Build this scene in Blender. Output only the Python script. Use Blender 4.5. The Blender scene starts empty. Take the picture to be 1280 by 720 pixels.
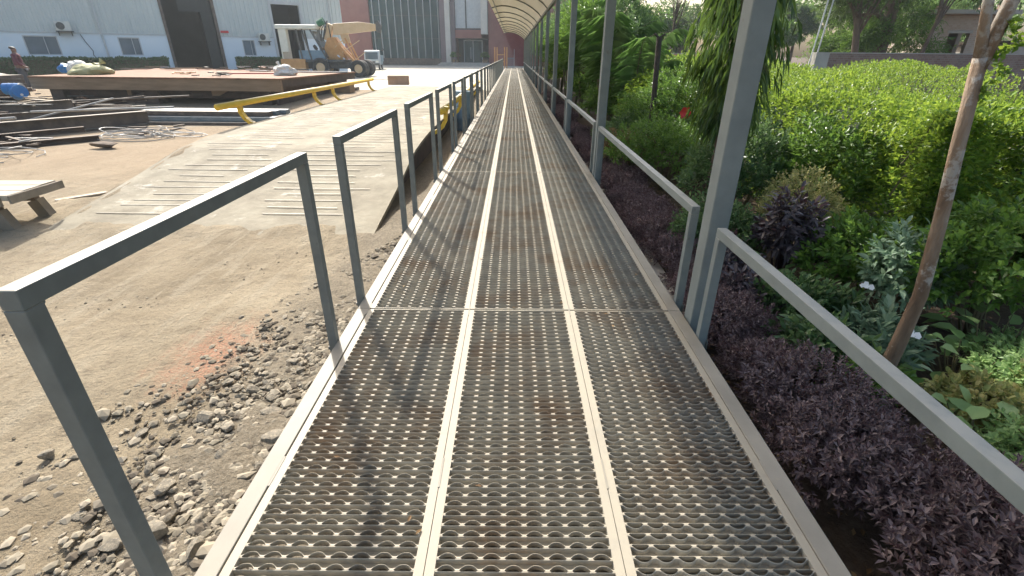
import bpy, math, random
import numpy as np
from mathutils import Vector, Matrix
rng = np.random.default_rng(7); random.seed(7)
sc = bpy.context.scene
col = sc.collection
R = math.radians
ORD = ['nearest','second','third','fourth','fifth','sixth','seventh','eighth','ninth','tenth','eleventh','twelfth','thirteenth','fourteenth','fifteenth','sixteenth','seventeenth','eighteenth','nineteenth','twentieth','twenty first','twenty second','twenty third','twenty fourth','twenty fifth','twenty sixth','twenty seventh']

# ------------------------------------------------------------------ materials
def nd(nt, t, **k):
    n = nt.nodes.new(t)
    for a, v in k.items(): setattr(n, a, v)
    return n
def ramp_cols(nt, fac, cols):
    r = nd(nt, 'ShaderNodeValToRGB')
    el = r.color_ramp.elements
    n = len(cols)
    lo, hi = (0.3, 0.7) if n > 1 else (0, 1)
    while len(el) < n: el.new(0.5)
    for i, c in enumerate(cols):
        el[i].position = lo + (hi-lo)*i/max(1, n-1); el[i].color = (*c, 1)
    nt.links.new(fac, r.inputs[0])
    return r.outputs[0]
def mixc(nt, fac, a, b):
    m = nd(nt, 'ShaderNodeMix', data_type='RGBA')
    if isinstance(fac, (int, float)): m.inputs[0].default_value = fac
    else: nt.links.new(fac, m.inputs[0])
    for s, v in ((6, a), (7, b)):
        if isinstance(v, tuple): m.inputs[s].default_value = (*v, 1)
        else: nt.links.new(v, m.inputs[s])
    return m.outputs[2]
def math_(nt, op, a, b=None, c=None, clamp=False):
    m = nd(nt, 'ShaderNodeMath', operation=op, use_clamp=clamp)
    for i, v in enumerate((a, b, c)):
        if v is None: continue
        if isinstance(v, (int, float)): m.inputs[i].default_value = v
        else: nt.links.new(v, m.inputs[i])
    return m.outputs[0]
def smooth(nt, v, lo, hi):
    m = nd(nt, 'ShaderNodeMapRange', interpolation_type='SMOOTHSTEP')
    m.inputs[1].default_value = lo; m.inputs[2].default_value = hi
    nt.links.new(v, m.inputs[0])
    return m.outputs[0]
def noise(nt, vec, scale, detail=6, rough=0.6, dist=0):
    n = nd(nt, 'ShaderNodeTexNoise')
    n.inputs['Scale'].default_value = scale; n.inputs['Detail'].default_value = detail
    n.inputs['Roughness'].default_value = rough; n.inputs['Distortion'].default_value = dist
    if vec is not None: nt.links.new(vec, n.inputs['Vector'])
    return n.outputs[0]
def base_mat(name):
    m = bpy.data.materials.new(name); m.use_nodes = True
    nt = m.node_tree
    b = nt.nodes['Principled BSDF']
    tc = nd(nt, 'ShaderNodeTexCoord')
    return m, nt, b, tc.outputs['Object']
def mat(name, cols, scale=5, rough=0.8, bump=0.3, bscale=None, bdist=0.01, metallic=0, dust=None, dustamt=0.8, stretch=None, spot=None, spec=0.4, world=False):
    m, nt, b, co = base_mat(name)
    if world: co = nd(nt, 'ShaderNodeNewGeometry').outputs['Position']
    v = co
    if stretch:
        mp = nd(nt, 'ShaderNodeMapping'); mp.inputs['Scale'].default_value = stretch
        nt.links.new(co, mp.inputs[0]); v = mp.outputs[0]
    c = ramp_cols(nt, noise(nt, v, scale), cols)
    if spot:   # (color, scale, lo, hi): stains with a shape of their own
        sp = smooth(nt, noise(nt, co, spot[1], 8, 0.7), spot[2], spot[3])
        c = mixc(nt, sp, c, spot[0])
    if dust:
        g = nd(nt, 'ShaderNodeNewGeometry'); sx = nd(nt, 'ShaderNodeSeparateXYZ')
        nt.links.new(g.outputs['Normal'], sx.inputs[0])
        up = smooth(nt, sx.outputs[2], 0.5, 0.95)
        dn = smooth(nt, noise(nt, co, 9, 5), 0.2, 0.6)
        f = math_(nt, 'MULTIPLY', up, math_(nt, 'MULTIPLY_ADD', dn, dustamt*0.6, dustamt*0.4))
        c = mixc(nt, f, c, dust)
    nt.links.new(c, b.inputs['Base Color'])
    b.inputs['Roughness'].default_value = rough; b.inputs['Metallic'].default_value = metallic
    b.inputs['Specular IOR Level'].default_value = spec
    if bump:
        bp = nd(nt, 'ShaderNodeBump'); bp.inputs['Strength'].default_value = bump; bp.inputs['Distance'].default_value = bdist
        nt.links.new(noise(nt, v, bscale or scale*6, 8, 0.65), bp.inputs['Height'])
        nt.links.new(bp.outputs[0], b.inputs['Normal'])
    return m
def leaf_mat(name, cols, rough=0.45, transl=0.35, tcol=None, patch=1.2, spec=0.35):
    m, nt, b, co = base_mat(name)
    at = nd(nt, 'ShaderNodeAttribute', attribute_name='rnd')
    f = math_(nt, 'MULTIPLY_ADD', noise(nt, co, patch, 3), 0.6, math_(nt, 'MULTIPLY_ADD', at.outputs['Fac'], 0.55, -0.07))
    r = nd(nt, 'ShaderNodeValToRGB'); el = r.color_ramp.elements
    while len(el) < len(cols): el.new(0.5)
    for i, c in enumerate(cols):
        el[i].position = 0.18 + 0.64*i/max(1, len(cols)-1); el[i].color = (*c, 1)
    nt.links.new(f, r.inputs[0]); c = r.outputs[0]
    nt.links.new(c, b.inputs['Base Color']); b.inputs['Roughness'].default_value = rough
    b.inputs['Specular IOR Level'].default_value = spec
    tr = nd(nt, 'ShaderNodeBsdfTranslucent')
    nt.links.new(mixc(nt, 0.5, c, tcol or tuple(min(1, x*1.6) for x in cols[-1])), tr.inputs[0])
    mx = nd(nt, 'ShaderNodeMixShader'); mx.inputs[0].default_value = transl
    nt.links.new(b.outputs[0], mx.inputs[1]); nt.links.new(tr.outputs[0], mx.inputs[2])
    nt.links.new(mx.outputs[0], nt.nodes['Material Output'].inputs[0])
    return m

DUST = (0.50, 0.44, 0.33)
M = {}
M['rail'] = mat('grey_painted_steel', [(0.125,0.14,0.14),(0.165,0.185,0.18)], 14, 0.5, 0.12, 60, 0.002, dust=(0.36,0.34,0.285), dustamt=0.9, world=True, spot=((0.09,0.095,0.09), 11, 0.66, 0.72))
M['column'] = mat('grey_painted_column', [(0.15,0.175,0.175),(0.20,0.23,0.225)], 6, 0.45, 0.1, 60, 0.002, dust=(0.42,0.40,0.34), world=True, spot=((0.13,0.13,0.115), 5, 0.62, 0.72))
M['grating'] = mat('dusty_grating_steel', [(0.28,0.26,0.215),(0.41,0.38,0.315)], 9, 0.6, 0.25, 120, 0.001, world=True, dust=(0.385,0.34,0.26), dustamt=1.0, spot=((0.27,0.19,0.12), 1.6, 0.44, 0.72))
M['frame'] = mat('dusty_frame_steel', [(0.235,0.215,0.175),(0.32,0.29,0.235)], 3, 0.6, 0.25, 90, 0.001, world=True, spot=((0.35,0.30,0.22), 7, 0.62, 0.75))
M['beam'] = mat('under_deck_steel', [(0.14,0.14,0.13),(0.22,0.20,0.17)], 6, 0.7, 0.2)
M['rust'] = mat('rusty_steel', [(0.10,0.055,0.035),(0.20,0.105,0.06),(0.27,0.15,0.085)], 2.2, 0.8, 0.3, 30, dust=(0.25,0.13,0.075), dustamt=0.8, spec=0.2)
M['rustdark'] = mat('dark_rusty_steel', [(0.055,0.04,0.034),(0.11,0.075,0.055)], 3, 0.8, 0.3, dust=(0.25,0.2,0.15), dustamt=0.6)
M['rusttan'] = mat('tan_primed_steel', [(0.19,0.125,0.07),(0.30,0.20,0.12)], 2.5, 0.75, 0.2, stretch=(0.4,1,3))
M['scrap'] = mat('weathered_scrap_steel', [(0.075,0.06,0.05),(0.17,0.13,0.10)], 4, 0.7, 0.3, dust=(0.40,0.35,0.27), dustamt=0.7)
M['galv'] = mat('blue_grey_pipe', [(0.13,0.16,0.17),(0.22,0.25,0.26)], 5, 0.5, 0.1, dust=(0.25,0.25,0.23), dustamt=0.5)
M['wire'] = mat('bright_wire', [(0.3,0.29,0.27),(0.42,0.40,0.36)], 5, 0.5, 0)
M['yellow'] = mat('yellow_paint', [(0.62,0.40,0.03),(0.72,0.48,0.05)], 6, 0.5, 0.15, dust=(0.6,0.52,0.36), dustamt=0.85, spot=((0.2,0.12,0.05), 9, 0.68, 0.74))
M['orange'] = mat('orange_paint', [(0.48,0.23,0.07),(0.60,0.32,0.12)], 4, 0.5, 0.1, spot=((0.25,0.1,0.04), 6, 0.62, 0.72))
M['cranebeige'] = mat('faded_orange_paint', [(0.55,0.38,0.20),(0.65,0.47,0.28)], 3, 0.5, 0.1)
M['cream'] = mat('cream_paint', [(0.62,0.60,0.50),(0.72,0.70,0.60)], 4, 0.5, 0.05)
M['black'] = mat('black_rubber', [(0.03,0.03,0.03),(0.06,0.06,0.055)], 8, 0.8, 0.3, dust=(0.25,0.22,0.17), dustamt=0.6)
M['grease'] = mat('greasy_dark_steel', [(0.05,0.055,0.055),(0.11,0.11,0.10)], 8, 0.5, 0.2)
M['glasspane'] = mat('dark_vehicle_glass', [(0.05,0.07,0.08),(0.09,0.11,0.12)], 2, 0.08, 0, spec=0.8)
M['carpaint'] = mat('silver_paint', [(0.42,0.46,0.50),(0.5,0.54,0.58)], 3, 0.35, 0)
M['lamp'] = mat('headlamp_glass', [(0.75,0.75,0.72),(0.85,0.85,0.82)], 3, 0.1, 0)
M['wood'] = mat('weathered_plank', [(0.36,0.31,0.24),(0.50,0.44,0.35)], 3, 0.85, 0.4, 20, stretch=(0.5,4,4), spot=((0.2,0.16,0.12), 5, 0.6, 0.72))
M['benchedge'] = mat('grey_timber_edge', [(0.17,0.145,0.11),(0.28,0.24,0.19)], 4, 0.9, 0.4)
M['wooddark'] = mat('dark_timber', [(0.11,0.085,0.06),(0.2,0.15,0.11)], 4, 0.9, 0.4)
M['card'] = mat('cardboard_brown', [(0.42,0.27,0.17),(0.5,0.33,0.22)], 4, 0.9, 0.1)
M['white'] = mat('white_sack', [(0.6,0.58,0.5),(0.75,0.73,0.66)], 5, 0.7, 0.5, 12, 0.03)
M['sackgreen'] = mat('yellow_green_sack', [(0.30,0.29,0.12),(0.45,0.43,0.22)], 5, 0.7, 0.5, 12, 0.03)
M['blue'] = mat('blue_plastic', [(0.02,0.14,0.38),(0.03,0.22,0.50)], 3, 0.4, 0.05)
M['bluegrey'] = mat('faded_blue_paint', [(0.12,0.20,0.27),(0.18,0.27,0.33)], 5, 0.5, 0.1)
M['sheet'] = mat('corrugated_cladding', [(0.50,0.54,0.53),(0.56,0.60,0.58)], 0.4, 0.5, 0, spot=((0.42,0.44,0.42), 0.7, 0.6, 0.8))
M['plaster'] = mat('white_plaster', [(0.66,0.74,0.80),(0.72,0.79,0.84)], 0.6, 0.8, 0.1, spot=((0.5,0.54,0.56), 0.9, 0.62, 0.75))
M['dark'] = mat('interior_shade', [(0.02,0.025,0.025),(0.035,0.04,0.04)], 0.6, 0.8, 0)  # near-black colour stands in for shade inside the openings
M['window'] = mat('tinted_window', [(0.10,0.14,0.17),(0.16,0.21,0.25)], 0.8, 0.15, 0, spec=0.6)
M['alu'] = mat('aluminium_frame', [(0.45,0.47,0.48),(0.55,0.57,0.57)], 3, 0.4, 0)
M['acbody'] = mat('air_unit_cream', [(0.55,0.55,0.5),(0.65,0.65,0.6)], 3, 0.6, 0)
M['brickred'] = mat('red_brick_wall', [(0.24,0.10,0.085),(0.30,0.13,0.11)], 0.8, 0.85, 0.2, spot=((0.33,0.17,0.14), 0.5, 0.55, 0.8))
M['stonecol'] = mat('pale_stone', [(0.52,0.48,0.43),(0.6,0.56,0.5)], 1.5, 0.7, 0.1)
M['purplewall'] = mat('mauve_cladding', [(0.17,0.13,0.14),(0.21,0.16,0.17)], 1, 0.7, 0)
M['salmon'] = mat('salmon_wall', [(0.52,0.28,0.20),(0.6,0.34,0.25)], 0.8, 0.85, 0.1)
M['concrete'] = mat('raw_concrete', [(0.33,0.31,0.28),(0.46,0.43,0.38)], 1.5, 0.9, 0.3, spot=((0.22,0.2,0.18), 2, 0.6, 0.75))
M['iron'] = mat('dark_iron_pole', [(0.035,0.03,0.028),(0.08,0.06,0.05)], 8, 0.8, 0.3)
M['barkpale'] = mat('pale_peeling_bark', [(0.11,0.07,0.045),(0.23,0.155,0.10),(0.36,0.29,0.22)], 9, 0.9, 0.9, 22, 0.02, stretch=(1,1,0.22), spot=((0.40,0.36,0.31), 2.6, 0.53, 0.58))
M['bark'] = mat('brown_bark', [(0.08,0.06,0.045),(0.17,0.125,0.09)], 6, 0.9, 0.8, 20, 0.03, stretch=(1,1,0.3))
M['moss'] = mat('moss', [(0.10,0.14,0.02),(0.20,0.26,0.04)], 12, 0.95, 0.6)
M['stem'] = mat('green_stem', [(0.09,0.09,0.04),(0.16,0.13,0.07)], 10, 0.8, 0.2)
M['purplestem'] = mat('purple_stem', [(0.05,0.028,0.03),(0.09,0.05,0.05)], 10, 0.8, 0.2)
M['stone'] = mat('rubble_stone', [(0.17,0.15,0.115),(0.26,0.23,0.18),(0.35,0.31,0.24)], 5, 0.95, 0.8, 25, 0.01, spot=((0.44,0.37,0.27), 4, 0.5, 0.65))
M['maroon'] = mat('maroon_shirt', [(0.09,0.025,0.04),(0.13,0.04,0.055)], 8, 0.9, 0.2)
M['skin'] = mat('brown_skin', [(0.17,0.09,0.06),(0.2,0.11,0.07)], 8, 0.6, 0)
M['hair'] = mat('black_hair', [(0.012,0.012,0.012),(0.02,0.02,0.02)], 8, 0.6, 0.3)
M['cloth'] = mat('grey_trousers', [(0.05,0.055,0.07),(0.08,0.085,0.1)], 8, 0.9, 0.2)
M['redflower'] = mat('red_petal', [(0.65,0.02,0.03),(0.8,0.05,0.06)], 8, 0.5, 0)
M['whiteflower'] = mat('white_petal', [(0.8,0.8,0.78),(0.88,0.88,0.85)], 8, 0.5, 0)
M['foil'] = mat('silver_foil', [(0.45,0.45,0.45),(0.6,0.6,0.6)], 8, 0.3, 0.5, 30, metallic=0.6)
M['redpaint'] = mat('red_paint', [(0.5,0.04,0.04),(0.6,0.06,0.05)], 8, 0.5, 0)
M['inner'] = mat('hedge_core_shade', [(0.012,0.02,0.006),(0.03,0.045,0.015)], 6, 0.9, 0.5, 20, 0.05)
M['greenc'] = mat('green_fabric', [(0.02,0.12,0.06),(0.03,0.16,0.08)], 8, 0.6, 0)

m, nt, b, co = base_mat('broken_stone')
at = nd(nt, 'ShaderNodeAttribute', attribute_name='rnd')
c = ramp_cols(nt, math_(nt,'MULTIPLY_ADD', at.outputs['Fac'], 0.6, math_(nt,'MULTIPLY',noise(nt, co, 14, 6),0.4)), [(0.12,0.10,0.076),(0.19,0.165,0.125),(0.25,0.22,0.165),(0.34,0.295,0.225)])
nt.links.new(c, b.inputs['Base Color']); b.inputs['Roughness'].default_value = 0.95; b.inputs['Specular IOR Level'].default_value = 0.2
M['grit'] = m
# canopy sheet, lets light through
m, nt, b, co = base_mat('cream_translucent_sheet')
b.inputs['Base Color'].default_value = (0.66, 0.63, 0.52, 1); b.inputs['Roughness'].default_value = 0.4
tr = nd(nt, 'ShaderNodeBsdfTranslucent'); tr.inputs[0].default_value = (0.60, 0.56, 0.46, 1)
mx = nd(nt, 'ShaderNodeMixShader'); mx.inputs[0].default_value = 0.32
nt.links.new(b.outputs[0], mx.inputs[1]); nt.links.new(tr.outputs[0], mx.inputs[2]); nt.links.new(mx.outputs[0], nt.nodes['Material Output'].inputs[0])
M['canopy'] = m
# curtain wall glass
m, nt, b, co = base_mat('curtain_wall_glass')
mp = nd(nt, 'ShaderNodeMapping'); mp.inputs['Scale'].default_value = (0.9, 1, 0.35); nt.links.new(co, mp.inputs[0])
vo = nd(nt, 'ShaderNodeTexVoronoi', distance='CHEBYCHEV'); vo.inputs['Scale'].default_value = 0.8; nt.links.new(mp.outputs[0], vo.inputs['Vector'])
c = mixc(nt, vo.outputs['Color'], (0.015,0.04,0.045), (0.035,0.085,0.09)); nt.links.new(c, b.inputs['Base Color'])
b.inputs['Roughness'].default_value = 0.2; b.inputs['Specular IOR Level'].default_value = 0.15
M['curtain'] = m
# brick courses
def brick_mat(name, c1, c2, mortar, sc_=3.0):
    m, nt, b, co = base_mat(name)
    mp = nd(nt, 'ShaderNodeMapping'); mp.inputs['Rotation'].default_value = (R(90), 0, 0); nt.links.new(co, mp.inputs[0])
    br = nd(nt, 'ShaderNodeTexBrick'); br.inputs['Scale'].default_value = sc_
    br.inputs['Color1'].default_value = (*c1, 1); br.inputs['Color2'].default_value = (*c2, 1); br.inputs['Mortar'].default_value = (*mortar, 1)
    br.inputs['Mortar Size'].default_value = 0.02
    nt.links.new(mp.outputs[0], br.inputs[0])
    n = smooth(nt, noise(nt, co, 1.2, 6), 0.4, 0.75)
    nt.links.new(mixc(nt, math_(nt, 'MULTIPLY', n, 0.5), br.outputs[0], mortar), b.inputs['Base Color'])
    b.inputs['Roughness'].default_value = 0.9
    bp = nd(nt, 'ShaderNodeBump'); bp.inputs['Strength'].default_value = 0.5; bp.inputs['Distance'].default_value = 0.01
    nt.links.new(br.outputs[1], bp.inputs['Height']); bp.invert = True; nt.links.new(bp.outputs[0], b.inputs['Normal'])
    return m
M['brick'] = brick_mat('weathered_brick', (0.20,0.115,0.085), (0.27,0.17,0.13), (0.26,0.23,0.20))
M['towerbrick'] = brick_mat('tower_brick', (0.40,0.29,0.22), (0.48,0.37,0.29), (0.46,0.40,0.33), 2.5)

# leaves
M['L_hedge'] = leaf_mat('hedge_leaf', [(0.035,0.085,0.012),(0.08,0.18,0.022),(0.18,0.30,0.03),(0.29,0.37,0.05)], 0.42, 0.4, patch=0.9)
M['L_green'] = leaf_mat('bush_leaf', [(0.035,0.085,0.012),(0.08,0.17,0.028),(0.17,0.28,0.05)], 0.4, 0.35)
M['L_mid'] = leaf_mat('glossy_leaf', [(0.03,0.075,0.02),(0.075,0.15,0.05),(0.16,0.24,0.09)], 0.35, 0.3)
M['L_grey'] = leaf_mat('grey_green_leaf', [(0.07,0.13,0.075),(0.15,0.24,0.14),(0.27,0.36,0.24)], 0.45, 0.3)
M['L_light'] = leaf_mat('pale_green_leaf', [(0.12,0.22,0.07),(0.24,0.37,0.13),(0.38,0.50,0.22)], 0.45, 0.4)
M['L_yellow'] = leaf_mat('variegated_leaf', [(0.14,0.20,0.05),(0.28,0.32,0.10),(0.50,0.42,0.20)], 0.45, 0.35)
M['L_purple'] = leaf_mat('purple_leaf', [(0.065,0.045,0.045),(0.155,0.11,0.108),(0.33,0.26,0.25)], 0.45, 0.2, tcol=(0.2,0.06,0.08))
M['L_croton'] = leaf_mat('dark_croton_leaf', [(0.035,0.028,0.032),(0.085,0.075,0.085),(0.14,0.12,0.12)], 0.35, 0.2, tcol=(0.2,0.06,0.05))
M['L_reddish'] = leaf_mat('reddish_leaf', [(0.10,0.05,0.03),(0.20,0.10,0.05),(0.22,0.20,0.07)], 0.5, 0.3)
M['L_mast'] = leaf_mat('mast_tree_leaf', [(0.02,0.05,0.012),(0.05,0.11,0.025),(0.15,0.23,0.04)], 0.25, 0.3, spec=0.5)
M['L_palm'] = leaf_mat('palm_leaf', [(0.05,0.10,0.025),(0.10,0.19,0.045),(0.18,0.29,0.08)], 0.4, 0.4)
M['L_tree'] = leaf_mat('tree_leaf', [(0.035,0.07,0.02),(0.07,0.12,0.03),(0.12,0.18,0.05)], 0.5, 0.35, patch=0.3)
M['L_dry'] = leaf_mat('dry_leaf', [(0.14,0.08,0.04),(0.27,0.17,0.08),(0.36,0.26,0.13)], 0.8, 0.2)
M['L_clip'] = leaf_mat('clipped_hedge_leaf', [(0.05,0.09,0.03),(0.08,0.14,0.05),(0.12,0.19,0.07)], 0.6, 0.3)

# ------------------------------------------------------------------ object helpers
def tag(o, label=None, cat=None, group=None, kind=None):
    if label: o['label'] = label
    if cat: o['category'] = cat
    if group: o['group'] = group
    if kind: o['kind'] = kind
    return o
def empty(name, loc, rz=0, label=None, cat=None, group=None):
    o = bpy.data.objects.new(name, None); col.objects.link(o)
    o.location = loc; o.rotation_euler = (0, 0, rz); o.empty_display_size = 0.2
    return tag(o, label, cat, group)
def link(name, me, m, parent=None, loc=(0,0,0), rot=(0,0,0)):
    if m is not None and len(me.materials) == 0: me.materials.append(m)
    o = bpy.data.objects.new(name, me); col.objects.link(o)
    o.location = loc; o.rotation_euler = rot
    if parent: o.parent = parent
    return o
def copy_tree(o, parent=None):
    c = o.copy(); col.objects.link(c); c.parent = parent
    for ch in list(o.children): copy_tree(ch, c)
    return c
def perp(d):
    a = Vector((0,0,1)) if abs(d.z) < 0.9 else Vector((1,0,0))
    x = d.cross(a).normalized(); return x, x.cross(d).normalized()
class MB:
    def __init__(s): s.v = []; s.f = []
    def box(s, x0, x1, y0, y1, z0, z1, rz=0, c=None):
        n = len(s.v)
        pts = [(x0,y0,z0),(x1,y0,z0),(x1,y1,z0),(x0,y1,z0),(x0,y0,z1),(x1,y0,z1),(x1,y1,z1),(x0,y1,z1)]
        if rz:
            cx, cy = c or ((x0+x1)/2, (y0+y1)/2); ca, sa = math.cos(rz), math.sin(rz)
            pts = [(cx+(x-cx)*ca-(y-cy)*sa, cy+(x-cx)*sa+(y-cy)*ca, z) for x,y,z in pts]
        s.v += pts
        s.f += [tuple(n+i for i in q) for q in ((0,3,2,1),(4,5,6,7),(0,1,5,4),(1,2,6,5),(2,3,7,6),(3,0,4,7))]
        return s
    def bar(s, a, b, w, h=None, upv=None):
        a = Vector(a); b = Vector(b); d = (b-a).normalized(); h = h or w
        if upv is not None:
            u = Vector(upv); x = d.cross(u).normalized(); y = x.cross(d).normalized()
        else: x, y = perp(d)
        n = len(s.v)
        for p in (a, b):
            for i, j in ((-1,-1),(1,-1),(1,1),(-1,1)): s.v.append(tuple(p + x*i*w/2 + y*j*h/2))
        s.f += [tuple(n+i for i in q) for q in ((0,1,2,3),(7,6,5,4),(0,4,5,1),(1,5,6,2),(2,6,7,3),(3,7,4,0))]
        return s
    def tube(s, pts, r, n=8, caps=True):
        pts = [Vector(p) for p in pts]; k = len(pts)
        rs = list(r) if hasattr(r, '__len__') else [r]*k
        base = len(s.v); x = None
        for i, p in enumerate(pts):
            d = (pts[min(k-1,i+1)] - pts[max(0,i-1)]).normalized()
            if x is None: x, y = perp(d)
            else:
                x = (x - d*x.dot(d)).normalized()
            y = d.cross(x)
            for j in range(n):
                a = 2*math.pi*j/n
                s.v.append(tuple(p + (x*math.cos(a)+y*math.sin(a))*rs[i]))
        for i in range(k-1):
            for j in range(n):
                a = base+i*n+j; b2 = base+i*n+(j+1)%n
                s.f.append((a, b2, b2+n, a+n))
        if caps:
            s.f.append(tuple(base+j for j in range(n))[::-1]); s.f.append(tuple(base+(k-1)*n+j for j in range(n)))
        return s
    def prism(s, poly, axis, a, b):
        """polygon (2-D) extruded along axis from a to b"""
        n = len(s.v); k = len(poly)
        for t in (a, b):
            for p, q in poly: s.v.append({'x': (t,p,q), 'y': (p,t,q), 'z': (p,q,t)}[axis])
        s.f.append(tuple(n+i for i in range(k))[::-1]); s.f.append(tuple(n+k+i for i in range(k)))
        for i in range(k):
            j = (i+1) % k; s.f.append((n+i, n+j, n+k+j, n+k+i))
        return s
    def wheel(s, c, r, w, axis='x', n=20, inner=0.0):
        c = Vector(c); ax = Vector((1,0,0)) if axis == 'x' else Vector((0,1,0))
        prof = [(-0.3,0.01),(-0.3,0.55),(-0.5,0.78),(-0.5,0.9),(-0.38,1.0),(0.38,1.0),(0.5,0.9),(0.5,0.78),(0.3,0.55),(0.3,0.01)]
        u, q = perp(ax); b = len(s.v)
        for px_, pr in prof:
            for j in range(n):
                a = 2*math.pi*j/n; s.v.append(tuple(c + ax*(w*px_) + (u*math.cos(a)+q*math.sin(a))*r*pr))
        for i in range(len(prof)-1):
            for j in range(n): s.f.append((b+i*n+j, b+i*n+(j+1)%n, b+(i+1)*n+(j+1)%n, b+(i+1)*n+j))
        s.f.append(tuple(b+j for j in range(n))[::-1]); s.f.append(tuple(b+(len(prof)-1)*n+j for j in range(n)))
        return s
    def build(s, name, m, parent=None, loc=(0,0,0), rot=(0,0,0), smooth_=False, bevel=0):
        me = bpy.data.meshes.new(name); me.from_pydata([tuple(v) for v in s.v], [], s.f)
        import bmesh
        bm = bmesh.new(); bm.from_mesh(me); bmesh.ops.recalc_face_normals(bm, faces=bm.faces)
        bm.to_mesh(me); bm.free()
        if smooth_:
            me.polygons.foreach_set('use_smooth', [True]*len(me.polygons))
        o = link(name, me, m, parent, loc, rot)
        if bevel:
            md = o.modifiers.new('bevel', 'BEVEL'); md.width = bevel; md.segments = 2; md.limit_method = 'ANGLE'
        return o
def np_mesh(name, V, F, rnd=None, smooth_=False):
    """V (n,3); F (m,k) all the same k, or list of such arrays"""
    Fs = F if isinstance(F, list) else [F]
    me = bpy.data.meshes.new(name)
    me.vertices.add(len(V)); me.vertices.foreach_set('co', np.asarray(V, np.float32).ravel())
    idx = np.concatenate([f.ravel() for f in Fs]).astype(np.int32)
    tot = np.concatenate([np.full(len(f), f.shape[1]) for f in Fs])
    start = np.concatenate([[0], np.cumsum(tot)[:-1]])
    me.loops.add(len(idx)); me.loops.foreach_set('vertex_index', idx)
    me.polygons.add(len(tot)); me.polygons.foreach_set('loop_start', start.astype(np.int32))
    me.polygons.foreach_set('use_smooth', np.full(len(tot), bool(smooth_)))
    if rnd is not None:
        a = me.attributes.new('rnd', 'FLOAT', 'POINT'); a.data.foreach_set('value', np.asarray(rnd, np.float32))
    me.update(calc_edges=True); me.validate()
    return me
def nrm(a): return a/np.maximum(1e-9, np.linalg.norm(a, axis=1, keepdims=True))

# ------------------------------------------------------------------ foliage
def leaves(name, P, D, N, L, W, fold=0.15, droop=0.1, detail=False):
    n = len(P); D = nrm(D); S = nrm(np.cross(D, N)); N = np.cross(S, D)
    L = np.broadcast_to(L, (n,))[:,None]; W = np.broadcast_to(W, (n,))[:,None]
    dz = np.array([[0,0,-1.0]])
    if not detail:
        V = np.stack([P, P+D*L*0.45+S*W*0.5+N*W*fold, P+D*L+dz*L*droop, P+D*L*0.45-S*W*0.5+N*W*fold], 1)
        b = np.arange(n)[:,None]*4
        F = np.concatenate([b+np.array([[0,1,2]]), b+np.array([[0,2,3]])])
        k = 4
    else:
        c1 = P+D*L*0.3; c2 = P+D*L*0.68+dz*L*droop*0.4; t = P+D*L+dz*L*droop
        V = np.stack([P, c1+S*W*0.46+N*W*fold, c1, c1-S*W*0.46+N*W*fold, c2+S*W*0.4+N*W*fold, c2, c2-S*W*0.4+N*W*fold, t], 1)
        b = np.arange(n)[:,None]*8
        F = [np.concatenate([b+np.array([q]) for q in ((0,1,2),(0,2,3),(4,7,5),(5,7,6))]),
             np.concatenate([b+np.array([q]) for q in ((1,4,5,2),(2,5,6,3))])]
        k = 8
    return np_mesh(name, V.reshape(-1,3), F, np.repeat(rng.random(n), k), detail)
def twigs(P, A, k=6, s=0.06, spread=1.0, L=0.05, jit=0.3):
    """k leaves round each twig tip: positions, directions, normals, lengths"""
    n = len(P); A = nrm(A)
    ref = np.tile(np.array([[0.3,0.2,1.0]]), (n,1)); X = nrm(np.cross(A, ref)); Y = np.cross(A, X)
    Ps, Ds, Ns, Ls = [], [], [], []
    ph0 = rng.random(n)*6.28
    for i in range(k):
        ph = ph0 + i*2.4 + rng.normal(0, .2, n)
        th = spread*(0.35+0.65*i/max(1,k-1)) + rng.normal(0, .15, n)
        rad = np.cos(ph)[:,None]*X + np.sin(ph)[:,None]*Y
        d = A*np.cos(th)[:,None] + rad*np.sin(th)[:,None] + rng.normal(0, jit*0.3, (n,3))
        Ps.append(P - A*(s*i/k)); Ds.append(d); Ns.append(A - d*0.2 + np.array([[0,0,0.5]])); Ls.append(L*(0.55+0.5*rng.random(n)))
    return np.concatenate(Ps), np.concatenate(Ds), np.concatenate(Ns), np.concatenate(Ls)
def lump(P, sc_, amp, seed=0):
    """smooth pseudo-noise of points"""
    r = np.random.default_rng(seed); o = np.zeros(len(P))
    for i in range(5):
        k = r.normal(0, 1, 3)*sc_*(1+0.5*i); o += np.sin(P@k + r.random()*6.28)/(1+0.5*i)
    return o*amp/2.5
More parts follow.
